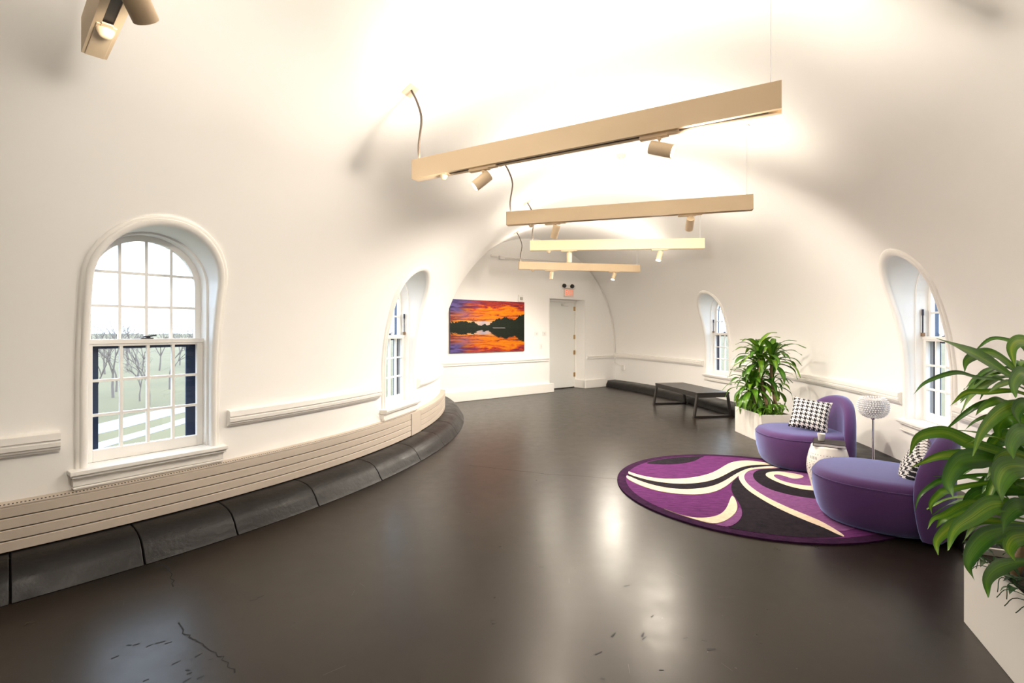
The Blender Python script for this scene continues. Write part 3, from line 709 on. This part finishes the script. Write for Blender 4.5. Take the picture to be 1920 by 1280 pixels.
patch('black_band', MR_k, [(110,256),(190,282),(300,312),(430,332),(560,337),(680,327),(780,302),(850,267),(920,227),(1000,204),(1100,196),(1200,200),(1200,207),(1130,207),(1010,222),(930,257),(870,297),(790,342),(690,367),(570,377),(450,370),(330,347),(220,312),(110,268)])
patch('cream_band', MR_c, [(110,268),(220,312),(330,347),(450,370),(570,377),(690,367),(790,342),(870,297),(930,257),(1010,222),(1060,216),(990,235),(945,272),(885,325),(850,353),(790,387),(700,409),(600,414),(470,406),(350,386),(240,351),(140,303),(105,280)])
patch('cream_petal', MR_c, [(892,408),(920,450),(936,500),(922,545),(872,590),(800,621),(720,636),(640,628),(540,592),(430,551),(345,513),(440,538),(540,568),(640,584),(740,579),(810,558),(850,520),(872,470)])
patch('purple_petal', MR_l, [(940,500),(924,548),(874,594),(802,625),(740,640),(790,655),(860,652),(910,632),(950,598),(968,560),(960,515)])

# ------------------------------------------------------------------ armchairs
def armchair(label, c, f):
    root = empty('armchair', (c[0], c[1], 0), math.atan2(f[1], f[0])); tag(root, label, 'armchair', 'purple lounge chairs')
    A_, B_ = .45, .425
    prof = [(.02, .70), (.022, .80), (.05, .87), (.10, .925), (.17, .965), (.24, .99), (.30, 1.0), (.345, .995), (.372, .975), (.39, .94), (.40, .88), (.405, .78), (.408, .5), (.409, .2)]
    rows = []
    for z, s in prof:
        r = []
        for k in range(56):
            a = 2*PI*k/56; cc, ss = math.cos(a), math.sin(a); e = 2/2.35
            x = math.copysign(abs(cc)**e, cc)*A_*s; y = math.copysign(abs(ss)**e, ss)*B_*s
            r.append((x, y, z))
        rows.append(r)
    MB().strip(rows, close=True, caps=True).build('seat', M_velvet, root, smooth=True, angle=70)
    # stitched seam around the shoulder of the seat
    rows2 = [Vector(p) for p in rows[7]]; 
    MB().tube([Vector((p.x*1.003, p.y*1.003, .352)) for p in rows2+rows2[:1]], .0035, 5, cap=False).build('seam', M_velvet, root, smooth=True)
    # backrest: arched slab wrapping round the rear of the seat, down to the floor
    W, ZT, ZB = .415, .775, .03
    low = lambda z: W*(.86 if z < .05 else .86+.14*min(1, (z-.05)/.25)**.6)
    def arch(ins):
        zs = [ZB+ins*.4, .06, .10, .15, .20, .26, .32]
        pts = [(-(low(z)-ins), max(z, ZB+ins*.4)) for z in zs]
        for k in range(0, 25):
            a = PI-PI*k/24; pts.append(((W-ins)*math.copysign(abs(math.cos(a))**.95, math.cos(a)), .36+(ZT-ins-.36)*abs(math.sin(a))**.95))
        pts += [((low(z)-ins), max(z, ZB+ins*.4)) for z in zs[::-1]]
        return pts
    rows = []
    for d, ins in ((-.072, .20), (-.070, .06), (-.060, .022), (-.040, .004), (.0, 0), (.030, .004), (.048, .022), (.056, .06), (.057, .20)):
        rows.append([(-.41-d+.15*abs(y/W)**2.2, y, z) for y, z in arch(ins)])
    MB().strip(rows, close=True, caps=True).build('backrest', M_velvet, root, smooth=True, angle=70)
    return root
CH1, F1 = (3.20, 5.42), (-1, .04)
CH2, F2 = (2.87, 3.83), (-.75, .66)
armchair('purple velvet armchair farther from the camera, between the white planter and the drum stool', CH1, F1)
armchair('nearest purple velvet armchair, turned from the camera and partly behind big leaves', CH2, F2)

def houndstooth():
    g = G('houndstooth'); u, v = g.uv(); n = 64.0
    x = g.math('FLOOR', g.math('MULTIPLY', u, n)); y = g.math('FLOOR', g.math('MULTIPLY', v, n))
    wx = g.math('LESS_THAN', g.math('FLOORED_MODULO', x, 8), 4); wy = g.math('LESS_THAN', g.math('FLOORED_MODULO', y, 8), 4)
    tw = g.math('LESS_THAN', g.math('FLOORED_MODULO', g.math('ADD', x, y), 4), 2)
    s = g.math('ADD', g.math('MULTIPLY', tw, wx), g.math('MULTIPLY', g.math('SUBTRACT', 1, tw), wy))
    g.L.new(g.mix(s, (.80, .77, .75), (.012, .012, .016)), g.p.inputs['Base Color']); g.p.inputs['Roughness'].default_value = .85; return g.m
M_hound = houndstooth()
def pillow(label, c, right, up, size=.40):
    R_ = Vector(right).normalized(); U_ = Vector(up); U_ = (U_-R_*U_.dot(R_)).normalized(); N_ = R_.cross(U_)
    root = empty('throw_pillow'); root.matrix_world = Matrix.Translation(c) @ Matrix((R_, U_, N_)).transposed().to_4x4()
    tag(root, label, 'pillow', 'houndstooth pillows'); n = 18
    for sg, nm in ((1, 'front_panel'), (-1, 'back_panel')):
        vs, uv, fs = [], [], []
        for i in range(n+1):
            for j in range(n+1):
                a, b = -1+2*i/n, -1+2*j/n
                q = 1-.07*(1-b*b)*abs(a)**3; r = 1-.07*(1-a*a)*abs(b)**3
                t = .075*((1-abs(a)**2.6)*(1-abs(b)**2.6))**.55
                vs.append((a*q*size/2, b*r*size/2, sg*t)); uv.append((i/n, j/n))
        for i in range(n):
            for j in range(n):
                a = i*(n+1)+j; fs.append((a, a+n+1, a+n+2, a+1) if sg > 0 else (a, a+1, a+n+2, a+n+1))
        mesh(nm, vs, fs, M_hound, root, smooth=True, uvs=uv)
    return root
pillow('black and white houndstooth pillow leaning on the farther purple armchair', at(1519, 777, 5.36), (.80, -.58, -.12), (.50, .28, .82), .37)
pillow('black and white houndstooth pillow on the nearest armchair beside the big leaves', at(1716, 872, 3.66), (.62, .70, .30), (.25, -.30, .9), .36)

# ------------------------------------------------------------------ drum stool, book, candle glass
ST = Vector((2.90, 4.50, .0165)); SH = .425
st = empty('drum_stool', ST); tag(st, 'white pierced ceramic drum stool between the two purple armchairs', 'stool')
prof = [(.118, .0), (.128, .004), (.132, .03), (.150, .10), (.168, .17), (.174, .22), (.170, .28), (.157, .345), (.142, .395), (.138, .405), (.136, .418), (.128, SH), (.06, SH)]
MB().lathe(prof, 40).build('body', M_ceramic, st, smooth=True, angle=50)
def rad(z):
    for (r0, z0), (r1, z1) in zip(prof, prof[1:]):
        if z0 <= z <= z1: return r0+(r1-r0)*(z-z0)/max(1e-6, z1-z0)
    return .13
b = MB()
def hole(a, z, hw, hh, sk=0):
    n0 = len(b.v)
    for k in range(8):
        q = 2*PI*k/8; zz_ = z+hh*math.sin(q); aa = a+(hw*math.cos(q)+sk*math.sin(q))/rad(z); r = rad(zz_)+.0012
        b.v.append(Vector((r*math.cos(aa), r*math.sin(aa), zz_)))
    b.f.append(tuple(range(n0, n0+8)))
for z, n, hw, hh in ((.352, 40, .0032, .0035), (.285, 40, .0032, .0035), (.150, 40, .0032, .0035), (.085, 36, .0032, .0035)):
    for k in range(n): hole(2*PI*k/n, z, hw, hh)
for k in range(48):
    if k % 6 < 4: hole(2*PI*k/48, .318, .0040, .016, .004 if (k//6) % 2 else -.004)
    if k % 6 < 4: hole(2*PI*k/48+.05, .118, .0040, .016, -.004 if (k//6) % 2 else .004)
for k in range(24):
    a = 2*PI*k/24
    for dz, da, s in ((0, 0, .007), (.028, .06, .005), (-.028, .06, .005), (.045, 0, .004), (-.045, 0, .004), (.012, .11, .0045), (-.014, .11, .0045)): hole(a+da, .218+dz, s, s*1.3)
h_ = b.build('pierced_pattern', M_pierce, st); h_['kind'] = 'stuff'
bk = empty('book', (ST.x+.004, ST.y-.005, ST.z+SH+.001), math.radians(-33)); tag(bk, 'dark covered book lying flat on the drum stool', 'book')
bw, bl, bt = .125, .115, .030
MB().box(-bw, bw, -bl, bl, bt-.005, bt).box(-bw, bw, -bl, bl, 0, .004).box(-bw, -bw+.005, -bl, bl, 0, bt).build('cover', M_cover, bk, bevel=.0015)
MB().box(-bw+.006, bw-.004, -bl+.004, bl-.004, .0045, bt-.0055).build('pages', M_pages, bk)
cg = empty('candle_glass', (ST.x-.045, ST.y+.03, ST.z+SH+.0325)); tag(cg, 'small frosted candle glass standing on the dark book', 'candle holder')
MB().lathe([(.022, 0), (.024, .003), (.033, .066), (.030, .066), (.024, .02), (.004, .018)], 20).build('cup', mat('frosted_glass', (.80, .77, .74), .35), cg, smooth=True, angle=50)
MB().lathe([(.024, .019), (.026, .04), (.004, .041)], 16).build('candle', mat('wax', (.82, .76, .66), .6), cg)

# ------------------------------------------------------------------ crystal globe lamp
LP = Vector((3.40, 4.62, 0))
lm = empty('floor_lamp', LP); tag(lm, 'slim chrome floor lamp with a beaded crystal globe shade by the window', 'lamp')
MB().lathe([(.115, 0), (.115, .008), (.10, .014), (.014, .02)], 28).build('base', M_chrome, lm, smooth=True)
MB().tube([(0, 0, .015), (0, 0, .68)], .0095, 12).build('pole', M_chrome, lm, smooth=True)
MB().lathe([(.014, .655), (.022, .665), (.022, .685), (.010, .70)], 14).build('collar', M_chrome, lm, smooth=True)
sr, sz, szc = .124, .108, .778
def crystal():
    g = G('crystal_bead'); g.p.inputs['Base Color'].default_value = (.93, .94, .96, 1); g.p.inputs['Roughness'].default_value = .12; g.p.inputs['Transmission Weight'].default_value = .12; g.p.inputs['IOR'].default_value = 1.5
    return g.m
b = MB(); nr = 13
for i in range(nr):
    ph = -PI/2+.28+(PI/2+.62)*i/(nr-1) if 0 else -1.30+(1.30+.85)*i/(nr-1)
    r = sr*math.cos(ph)**.8; z = szc+sz*math.sin(ph); n = max(8, int(2*PI*r/.0205))
    for k in range(n):
        a = 2*PI*(k+.5*(i % 2))/n; c = Vector((r*math.cos(a), r*math.sin(a), z)); o = Vector((math.cos(a)*math.cos(ph), math.sin(a)*math.cos(ph), math.sin(ph))); t = Vector((-math.sin(a), math.cos(a), 0)); q = o.cross(t); s = .0092
        n0 = len(b.v); b.v += [c+o*s, c+t*s, c+q*s, c-t*s, c-q*s, c-o*s]
        b.f += [(n0, n0+1, n0+2), (n0, n0+2, n0+3), (n0, n0+3, n0+4), (n0, n0+4, n0+1), (n0+5, n0+2, n0+1), (n0+5, n0+3, n0+2), (n0+5, n0+4, n0+3), (n0+5, n0+1, n0+4)]
sh = b.build('bead_shade', crystal(), lm); sh['kind'] = 'stuff'
MB().lathe([(.006, .685), (.05, .695), (.075, .72), (.092, .755), (.094, .79), (.080, .84), (.076, .84), (.088, .79), (.086, .757), (.07, .725), (.045, .705), (.006, .695)], 28).build('inner_globe', mat('milk_glass', (.55, .56, .60), .3), lm, smooth=True)
MB().lathe([(.006, .70), (.030, .735), (.034, .765), (.02, .795), (.004, .80)], 16).build('bulb', mat('bulb_glow', (1, .9, .8), .3, emit=2.5, ecol=(1, .72, .5)), lm, smooth=True)

# ------------------------------------------------------------------ bench
bq = [Vector((2.90, 9.79, 0)), Vector((3.15, 8.25, 0)), Vector((3.72, 8.50, 0)), Vector((3.46, 10.05, 0))]
bc = sum(bq, Vector())/4; bd = ((bq[0]-bq[1])+(bq[3]-bq[2])).normalized()
bn = empty('bench', (bc.x, bc.y, 0), math.atan2(bd.y, bd.x)); tag(bn, 'low black wooden bench by the right wall below the far window', 'bench')
BL, BD, BH = .79, .30, .425
MB().box(-BL, BL, -BD, BD, BH-.035, BH).build('top', M_bench, bn, bevel=.004)
MB().box(-BL+.01, BL-.01, -BD+.01, -BD+.035, BH-.085, BH-.035).box(-BL+.01, BL-.01, BD-.035, BD-.01, BH-.085, BH-.035).build('apron', M_bench, bn)
for s in (-1, 1):
    x = s*(BL-.03)
    for e in (-1, 1):
        MB().strip([[(x-.028, e*(BD-.005)+e*-.028, BH-.035), (x+.028, e*(BD-.005)+e*-.028, BH-.035), (x+.028, e*(BD-.005), BH-.035), (x-.028, e*(BD-.005), BH-.035)],
                    [(x-.028, e*(BD+.055)+e*-.030, 0), (x+.028, e*(BD+.055)+e*-.030, 0), (x+.028, e*(BD+.055), 0), (x-.028, e*(BD+.055), 0)]], close=True, caps=True).build('leg', M_bench, bn, bevel=.003)
    MB().box(x-.028, x+.028, -BD-.02, BD+.02, 0, .032).build('foot_bar', M_bench, bn, bevel=.003)
    MB().box(x-.028, x+.028, -BD+.03, BD-.03, BH-.085, BH-.035).build('cross_bar', M_bench, bn)

# ------------------------------------------------------------------ planters and plants
def planter(label, corner, yd, wd, ln, h):
    """corner: far left corner; yd: direction of the long side towards the camera"""
    yd = Vector((*yd, 0)).normalized(); xd = Vector((-yd.y, yd.x, 0))
    c = Vector((*corner, 0))+yd*ln/2+xd*wd/2
    r = empty('planter_box', c, math.atan2(xd.y, xd.x)); tag(r, label, 'planter', 'white planter boxes'); x, y, t = wd/2, ln/2, .018
    b = MB()
    o = [(-x, -y), (x, -y), (x, y), (-x, y)]; i = [(-x+t, -y+t), (x-t, -y+t), (x-t, y-t), (-x+t, y-t)]
    b.strip([[(*p, 0) for p in o], [(*p, h) for p in o], [(*p, h) for p in i], [(*p, h-.10) for p in i]], close=True); b.f.append((0, 3, 2, 1))
    b.build('box', M_planter, r, bevel=.003)
    MB().box(-x+t-.002, x-t+.002, -y+t-.002, y-t+.002, h-.12, h-.035).build('soil', M_soil, r)
    return r, c, xd, yd
pl1, c1, x1, y1 = planter('white planter box with a corn plant, between the bench and the farther armchair', (3.29, 7.24), (0.012, -1), .41, .75, .368)
pl2, c2, x2, y2 = planter('white planter box at the lower right corner of the picture', (2.32, 2.52), (-.396, -.918), .36, .75, .40)

def leaf_mesh(path, width, up=Vector((0, 0, 1)), fold=.25, n=None, wave=.0):
    P = bez(path, 6 if len(path) > 3 else 9); n = len(P); vs, fs, uv = [], [], []
    L_ = sum((P[i+1]-P[i]).length for i in range(n-1)); ph = random.uniform(0, 6)
    for i, p in enumerate(P):
        t = i/(n-1); d = (P[min(i+1, n-1)]-P[max(i-1, 0)]).normalized()
        s = d.cross(up)
        if s.length < .05: s = d.orthogonal()
        s.normalize(); nn = s.cross(d).normalized()
        wd = width*.5*min(1, .30+1.6*t)*max(0.02, (1-max(0, (t-.38)/.62)**1.7))
        for k, a in enumerate((-1, -.5, 0, .5, 1)):
            vs.append(p+s*wd*a+nn*(wd*fold*abs(a)+wave*width*math.sin(ph+9*t+a*2)*abs(a))); uv.append((k/4, t))
    for i in range(n-1):
        for k in range(4): q = i*5+k; fs.append((q, q+1, q+6, q+5))
    return vs, fs, uv
def leaf(root, name, path, width, m, up=Vector((0, 0, 1)), fold=.25, wave=.06):
    vs, fs, uv = leaf_mesh([Vector(p)-root.location for p in path], width, up, fold, wave=wave)
    return mesh(name, vs, fs, m, root, smooth=True, uvs=uv)
def rosette(root, c, n, l0, l1, width, rise=.55, seedang=0, lean=(0, 0), squash=(1, 1)):
    for k in range(n):
        a = seedang+k*2.4; t = (k+.5)/n; el = math.radians(80-95*t*rise/.55); ln = random.uniform(l0, l1)
        h = Vector((math.cos(a)*squash[0]+lean[0], math.sin(a)*squash[1]+lean[1], 0)); h.normalize()
        p0 = c+Vector((0, 0, -.10*t)); p1 = p0+h*ln*.33*math.cos(el)+Vector((0, 0, ln*.36*math.sin(el)))
        p2 = p1+h*ln*.36*math.cos(el-.5)+Vector((0, 0, ln*.34*math.sin(el-.55))); p3 = p2+h*ln*.30*math.cos(el-1.2)+Vector((0, 0, ln*.32*math.sin(el-1.25)))
        leaf(root, 'leaf', [p0, p1, p2, p3], width*random.uniform(.8, 1.2), M_leaf)
def plant(label, loc_): r = empty('corn_plant', loc_); return tag(r, label, 'plant', 'corn plants')
def cane(root, pts, r0, r1): P = bez([Vector(p)-root.location for p in pts], 5); return MB().tube(P, [r0+(r1-r0)*i/(len(P)-1) for i in range(len(P))], 10).build('cane', M_bark, root, smooth=True)
g1 = plant('leafy green corn plant with arching leaves in the planter beside the bench', Vector((c1.x, c1.y, .30)))
cA, cB, cC, cD, cE = at(1424, 668, 6.85), at(1447, 672, 6.75), at(1409, 722, 6.80), at(1448, 716, 6.85), at(1428, 700, 6.9)
cane(g1, [at(1443, 782, 6.66), at(1436, 750, 6.68), at(1426, 705, 6.78), cA], .026, .014)
cane(g1, [at(1458, 784, 6.75), at(1452, 745, 6.78), at(1446, 700, 6.76), cB], .027, .015)
cane(g1, [at(1425, 784, 6.90), at(1416, 750, 6.85), cC], .020, .014)
rosette(g1, cA, 26, .38, .54, .085, .5, .3)
rosette(g1, cB, 26, .40, .56, .086, .5, 1.1, (.15, -.1))
rosette(g1, cC, 34, .30, .46, .092, .62, 2.0, (-.15, -.2))
rosette(g1, cD, 14, .30, .45, .066, .62, .6, (.3, -.1))
rosette(g1, cE, 24, .32, .46, .084, .62, 1.9, (-.2, -.25))
lp = plant('low bright green ground cover spilling over the planter beside the bench', Vector((c1.x, c1.y, .335))); lp.name = 'ground_cover_plant'; lp['group'] = 'ground cover plants'
for k in range(95):
    u, v_ = random.uniform(-.19, .12), random.uniform(-.36, .36); p = c1+x1*u+y1*v_; p.z = .345
    a = random.uniform(0, 2*PI); h = Vector((math.cos(a), math.sin(a), 0)); l = random.uniform(.08, .16)
    z0 = random.uniform(.03, .16)
    leaf(lp, 'leaf', [p, p+h*l*.3+Vector((0, 0, z0)), p+h*l*.8+Vector((0, 0, z0)), p+h*l*1.15+Vector((0, 0, z0-.045))], random.uniform(.04, .065), M_pothos, fold=.15)

g2 = plant('large corn plant with broad glossy leaves at the right edge of the picture', Vector((c2.x, c2.y, .33)))
K1, K2, K3 = at(1945, 735, 2.30), at(1950, 880, 2.22), at(1935, 985, 2.25)
cane(g2, [(c2.x+.02, c2.y+.10, .33), at(1990, 900, 2.22), K1], .026, .016)
cane(g2, [(c2.x-.02, c2.y+.18, .33), at(1952, 960, 2.25), K2], .024, .016)
def pxleaf(px, z0, z1, wpx, up=Vector((0, 0, 1)), **k):       # px from tip to base; depth runs from z1 at the tip to z0 at the base
    n = len(px); P = [at(x, y, z1+(z0-z1)*(i/(n-1))**.9) for i, (x, y) in enumerate(px)][::-1]
    leaf(g2, 'leaf', P, wpx/FPX*(z0+z1)/2, M_leaf, up, **k)
side = Vector((-.3, -.85, .45))
for px, z0, z1, wp in (
    ([(1756,634),(1795,650),(1838,670),(1890,702),(1935,730)], 2.28, 1.95, 27),
    ([(1809,697),(1811,678),(1830,666),(1862,664),(1900,690),(1935,725)], 2.28, 2.05, 24),
    ([(1712,740),(1737,716),(1790,699),(1831,708),(1884,714),(1940,738)], 2.28, 2.20, 13),
    ([(1829,656),(1858,636),(1888,638),(1920,652),(1945,700)], 2.28, 2.40, 15),
    ([(1904,690),(1896,655),(1910,640),(1935,650),(1948,700)], 2.26, 2.1, 26),
    ([(1781,761),(1811,737),(1846,736),(1897,733),(1940,745)], 2.28, 2.25, 17),
    ([(1853,736),(1875,722),(1905,716),(1940,735)], 2.26, 2.0, 14),
    ([(1769,809),(1805,779),(1842,757),(1880,753),(1940,765)], 2.28, 2.45, 14),
    ([(1829,779),(1845,762),(1870,752),(1890,756),(1940,775)], 2.3, 2.15, 20),
    ([(1808,807),(1829,789),(1860,779),(1900,785),(1940,800)], 2.28, 2.4, 9),
    ([(1824,855),(1842,807),(1878,770),(1920,757),(1950,770)], 2.24, 1.95, 26),
    ([(1704,856),(1722,820),(1770,811),(1820,832),(1880,850),(1940,870)], 2.24, 2.30, 30),
    ([(1709,876),(1755,857),(1792,853),(1840,856),(1940,878)], 2.24, 2.12, 22),
    ([(1787,930),(1777,903),(1798,868),(1831,860),(1870,864),(1940,885)], 2.22, 1.95, 40),
    ([(1715,960),(1724,930),(1750,908),(1776,899),(1850,890),(1940,895)], 2.24, 2.2, 11),
    ([(1747,963),(1745,945),(1761,927),(1779,919),(1850,905),(1940,900)], 2.24, 2.1, 15),
    ([(1739,992),(1750,973),(1772,965),(1809,945),(1840,940),(1935,960)], 2.22, 2.1, 14),
    ([(1755,990),(1766,976),(1785,968),(1830,958),(1930,975)], 2.22, 2.25, 16),
    ([(1759,1040),(1756,1015),(1775,993),(1800,980),(1850,975),(1935,985)], 2.2, 2.05, 24),
    ([(1777,1032),(1790,993),(1822,969),(1862,945),(1908,950),(1940,960)], 2.2, 1.9, 34),
    ([(1827,1087),(1813,1059),(1825,1028),(1853,1002),(1897,991),(1940,990)], 2.2, 1.88, 32),
    ([(1879,943),(1872,908),(1886,879),(1920,876),(1950,890)], 2.15, 1.85, 46),
    ([(1853,1120),(1850,1088),(1866,1067),(1897,1055),(1940,1050)], 2.15, 1.88, 27),
    ([(1905,745),(1900,720),(1915,700),(1935,715),(1950,740)], 2.2, 1.95, 30),
    ([(1880,830),(1872,805),(1890,785),(1920,790),(1950,810)], 2.2, 2.35, 34),
    ([(1850,870),(1860,835),(1885,820),(1920,830),(1950,850)], 2.25, 2.4, 32),
    ([(1812,880),(1815,858),(1840,846),(1880,850),(1945,870)], 2.25, 2.4, 30),
    ([(1900,860),(1895,835),(1910,812),(1935,815),(1955,840)], 2.15, 1.9, 34),
    ([(1808,985),(1812,955),(1830,930),(1870,920),(1945,925)], 2.25, 2.4, 30),
    ([(1845,950),(1842,925),(1860,905),(1890,905),(1945,920)], 2.25, 2.35, 34),
    ([(1880,1000),(1885,970),(1905,950),(1930,955),(1950,960)], 2.2, 2.0, 34),
    ([(1835,1035),(1850,1012),(1875,1008),(1910,1015),(1945,1010)], 2.2, 2.35, 26),
    ([(1905,1055),(1890,1030),(1900,1010),(1925,1005),(1950,1005)], 2.2, 2.0, 30),
    ([(1915,920),(1905,900),(1915,880),(1935,880),(1950,885)], 2.15, 2.3, 30),
    ([(1862,880),(1872,860),(1895,852),(1925,858),(1950,870)], 2.2, 2.1, 26),
    ([(1915,800),(1905,775),(1918,758),(1940,765),(1955,780)], 2.2, 2.05, 28)):
    pxleaf(px, z0, z1, wp, side if wp > 20 else Vector((-.2, -.6, .75)))
for K, n, zc in ((K1, 9, .06), (K2, 12, .0), (K3, 9, .04)):      # inner leaves that fill the crowns
    for k in range(n):
        a = random.uniform(2.2, 4.4); h = Vector((math.cos(a), math.sin(a), 0)); ln = random.uniform(.26, .40); el = random.uniform(-.1, .9)
        p0 = K+Vector((0, .06, zc)); p1 = p0+h*ln*.33*math.cos(el)+Vector((0, 0, ln*.36*math.sin(el))); p2 = p1+h*ln*.36*math.cos(el-.5)+Vector((0, 0, ln*.34*math.sin(el-.55))); p3 = p2+h*ln*.34*math.cos(el-1.0)+Vector((0, 0, ln*.30*math.sin(el-1.05)))
        leaf(g2, 'leaf', [p0, p1, p2, p3], random.uniform(.045, .07), M_leaf)
for K, n, s in ((K1, 12, 0), (K2, 14, 1), (K3, 12, 2)):        # the rest of the crowns, turned away from the camera
    for k in range(n):
        a = random.uniform(-1.9, 1.5); h = Vector((math.cos(a), math.sin(a), 0)); ln = random.uniform(.32, .5); el = random.uniform(-.2, 1.1)
        p0 = K; p1 = p0+h*ln*.33*math.cos(el)+Vector((0, 0, ln*.36*math.sin(el))); p2 = p1+h*ln*.36*math.cos(el-.5)+Vector((0, 0, ln*.34*math.sin(el-.55))); p3 = p2+h*ln*.3*math.cos(el-1.2)+Vector((0, 0, ln*.32*math.sin(el-1.25)))
        leaf(g2, 'leaf', [p0, p1, p2, p3], random.uniform(.05, .08), M_leaf)
vn = plant('dark striped trailing vine spilling over the planter at the lower right', Vector((c2.x, c2.y, .37))); vn.name = 'trailing_vine_plant'; vn['group'] = 'ground cover plants'
for k in range(90):
    u, v_ = random.uniform(-.20, .15), random.uniform(-.33, .36); p = c2+x2*u+y2*v_; p.z = .385
    a = random.uniform(0, 2*PI); h = Vector((math.cos(a), math.sin(a), 0)); l = random.uniform(.04, .075); z0 = random.uniform(.0, .07)
    if u < -.15: z0 = random.uniform(.01, .04); h = (h-x2*.8).normalized()
    q = p+Vector((0, 0, z0))
    leaf(vn, 'leaf', [q, q+h*l*.3+Vector((0, 0, .012)), q+h*l*.7+Vector((0, 0, .008)), q+h*l+Vector((0, 0, -.012))], random.uniform(.022, .032), M_vine, fold=.2)
for k in range(9):
    v_ = random.uniform(-.3, .34); p = c2+y2*v_-x2*.12; p.z = .39; q = p-x2*random.uniform(.06, .12)+Vector((0, 0, .035))
    cpt = [p-vn.location, q-vn.location, q-x2*.03+y2*random.uniform(-.05, .05)+Vector((0, 0, -.05))-vn.location]
    MB().tube(bez(cpt, 4), .0018, 5).build('stem', M_vine, vn)

# ------------------------------------------------------------------ outside: lawn, paths, bare trees in haze
GZ = -6.0
def gp(x, y): return flo(x, y, GZ)
lawn = struct(mesh('ground_lawn', [(-900, -300, GZ), (900, -300, GZ), (900, 900, GZ), (-900, 900, GZ)], [(0, 1, 2, 3)], M_lawn))
def walkway(label, pts, wd):
    P = bez([gp(*p) for p in pts], 6); rows = []
    for i, p in enumerate(P):
        d = (P[min(i+1, len(P)-1)]-P[max(i-1, 0)]).normalized(); n = Vector((-d.y, d.x, 0))*wd/2
        rows.append([(p.x-n.x, p.y-n.y, GZ+.03), (p.x+n.x, p.y+n.y, GZ+.03), (p.x+n.x, p.y+n.y, GZ-.1), (p.x-n.x, p.y-n.y, GZ-.1)])
    o = MB().strip(rows, close=True, caps=True).build('walkway', M_path); o['kind'] = 'structure'; o['label'] = label
walkway('wide pale walkway crossing the lawn', [(60, 830), (178, 806), (290, 778), (390, 756), (460, 745)], 3.2)
walkway('narrow pale walkway nearer the building', [(60, 880), (178, 838), (290, 806), (390, 776), (470, 760)], 1.4)
def bare_tree(seed, depth=6):
    rnd = random.Random(seed); b = MB()
    def grow(p, d, l, r, k):
        q = p+d*l; b.tube([p, p.lerp(q, .5)+Vector((rnd.uniform(-.04, .04), rnd.uniform(-.04, .04), 0))*l, q], [r, r*.85, r*.68], 5 if k > 3 else 3, cap=False)
        if k == 0: return
        for i in range(rnd.choice((2, 3)) if k > 1 else 2):
            a = rnd.uniform(0, 2*PI); s = rnd.uniform(.35, .8); o = d.orthogonal().normalized(); o = Matrix.Rotation(a, 3, d) @ o
            nd = (d+o*s+Vector((0, 0, .12))).normalized(); grow(q, nd, l*rnd.uniform(.66, .84), r*.64, k-1)
    grow(Vector((0, 0, 0)), Vector((rnd.uniform(-.06, .06), rnd.uniform(-.06, .06), 1)).normalized(), 2.6, .15, depth); return b
protos = [bare_tree(s, d) for s, d in ((3, 6), (11, 6), (23, 6))]
pmesh = []
def put_tree(i, p, h, label, group=None):
    if len(pmesh) <= i: 
        o = protos[i].build('bare_tree', M_branch); zm = max(v.co.z for v in o.data.vertices); pmesh.append((o.data, zm))
    else: o = link(bpy.data.objects.new('bare_tree', pmesh[i][0]))
    s = h/pmesh[i][1]; o.location = p; o.scale = (s, s, s); o.rotation_euler = (0, 0, random.uniform(0, 6)); tag(o, label, 'tree', group)
put_tree(0, gp(372, 800), 8.6, 'bare branching tree nearest outside the large left window, by the walkway')
put_tree(1, gp(212, 745), 9.5, 'bare tree at the left of the lawn seen through the large left window')
put_tree(2, gp(262, 752), 5.0, 'small bare sapling in the middle of the lawn seen through the large left window')
far = 'hazy leafless tree in the far tree line beyond the lawn'
for k in range(20):
    ang = -44.5+k*.80; d = 58+((k*3) % 5)*17+random.uniform(-2, 2); a = math.radians(ang)
    put_tree(k % 3, Vector((math.sin(a)*d, math.cos(a)*d, GZ)), random.uniform(6.0, 7.5)+d*.02, far, 'far tree line')
for k in range(7):
    ang = 21+k*4.2; d = 60+((k*2) % 3)*25; a = math.radians(ang)
    put_tree(k % 3, Vector((math.sin(a)*d, math.cos(a)*d, GZ)), random.uniform(6, 9), 'leafless tree outside beyond the right hand windows', 'trees beyond the right windows')
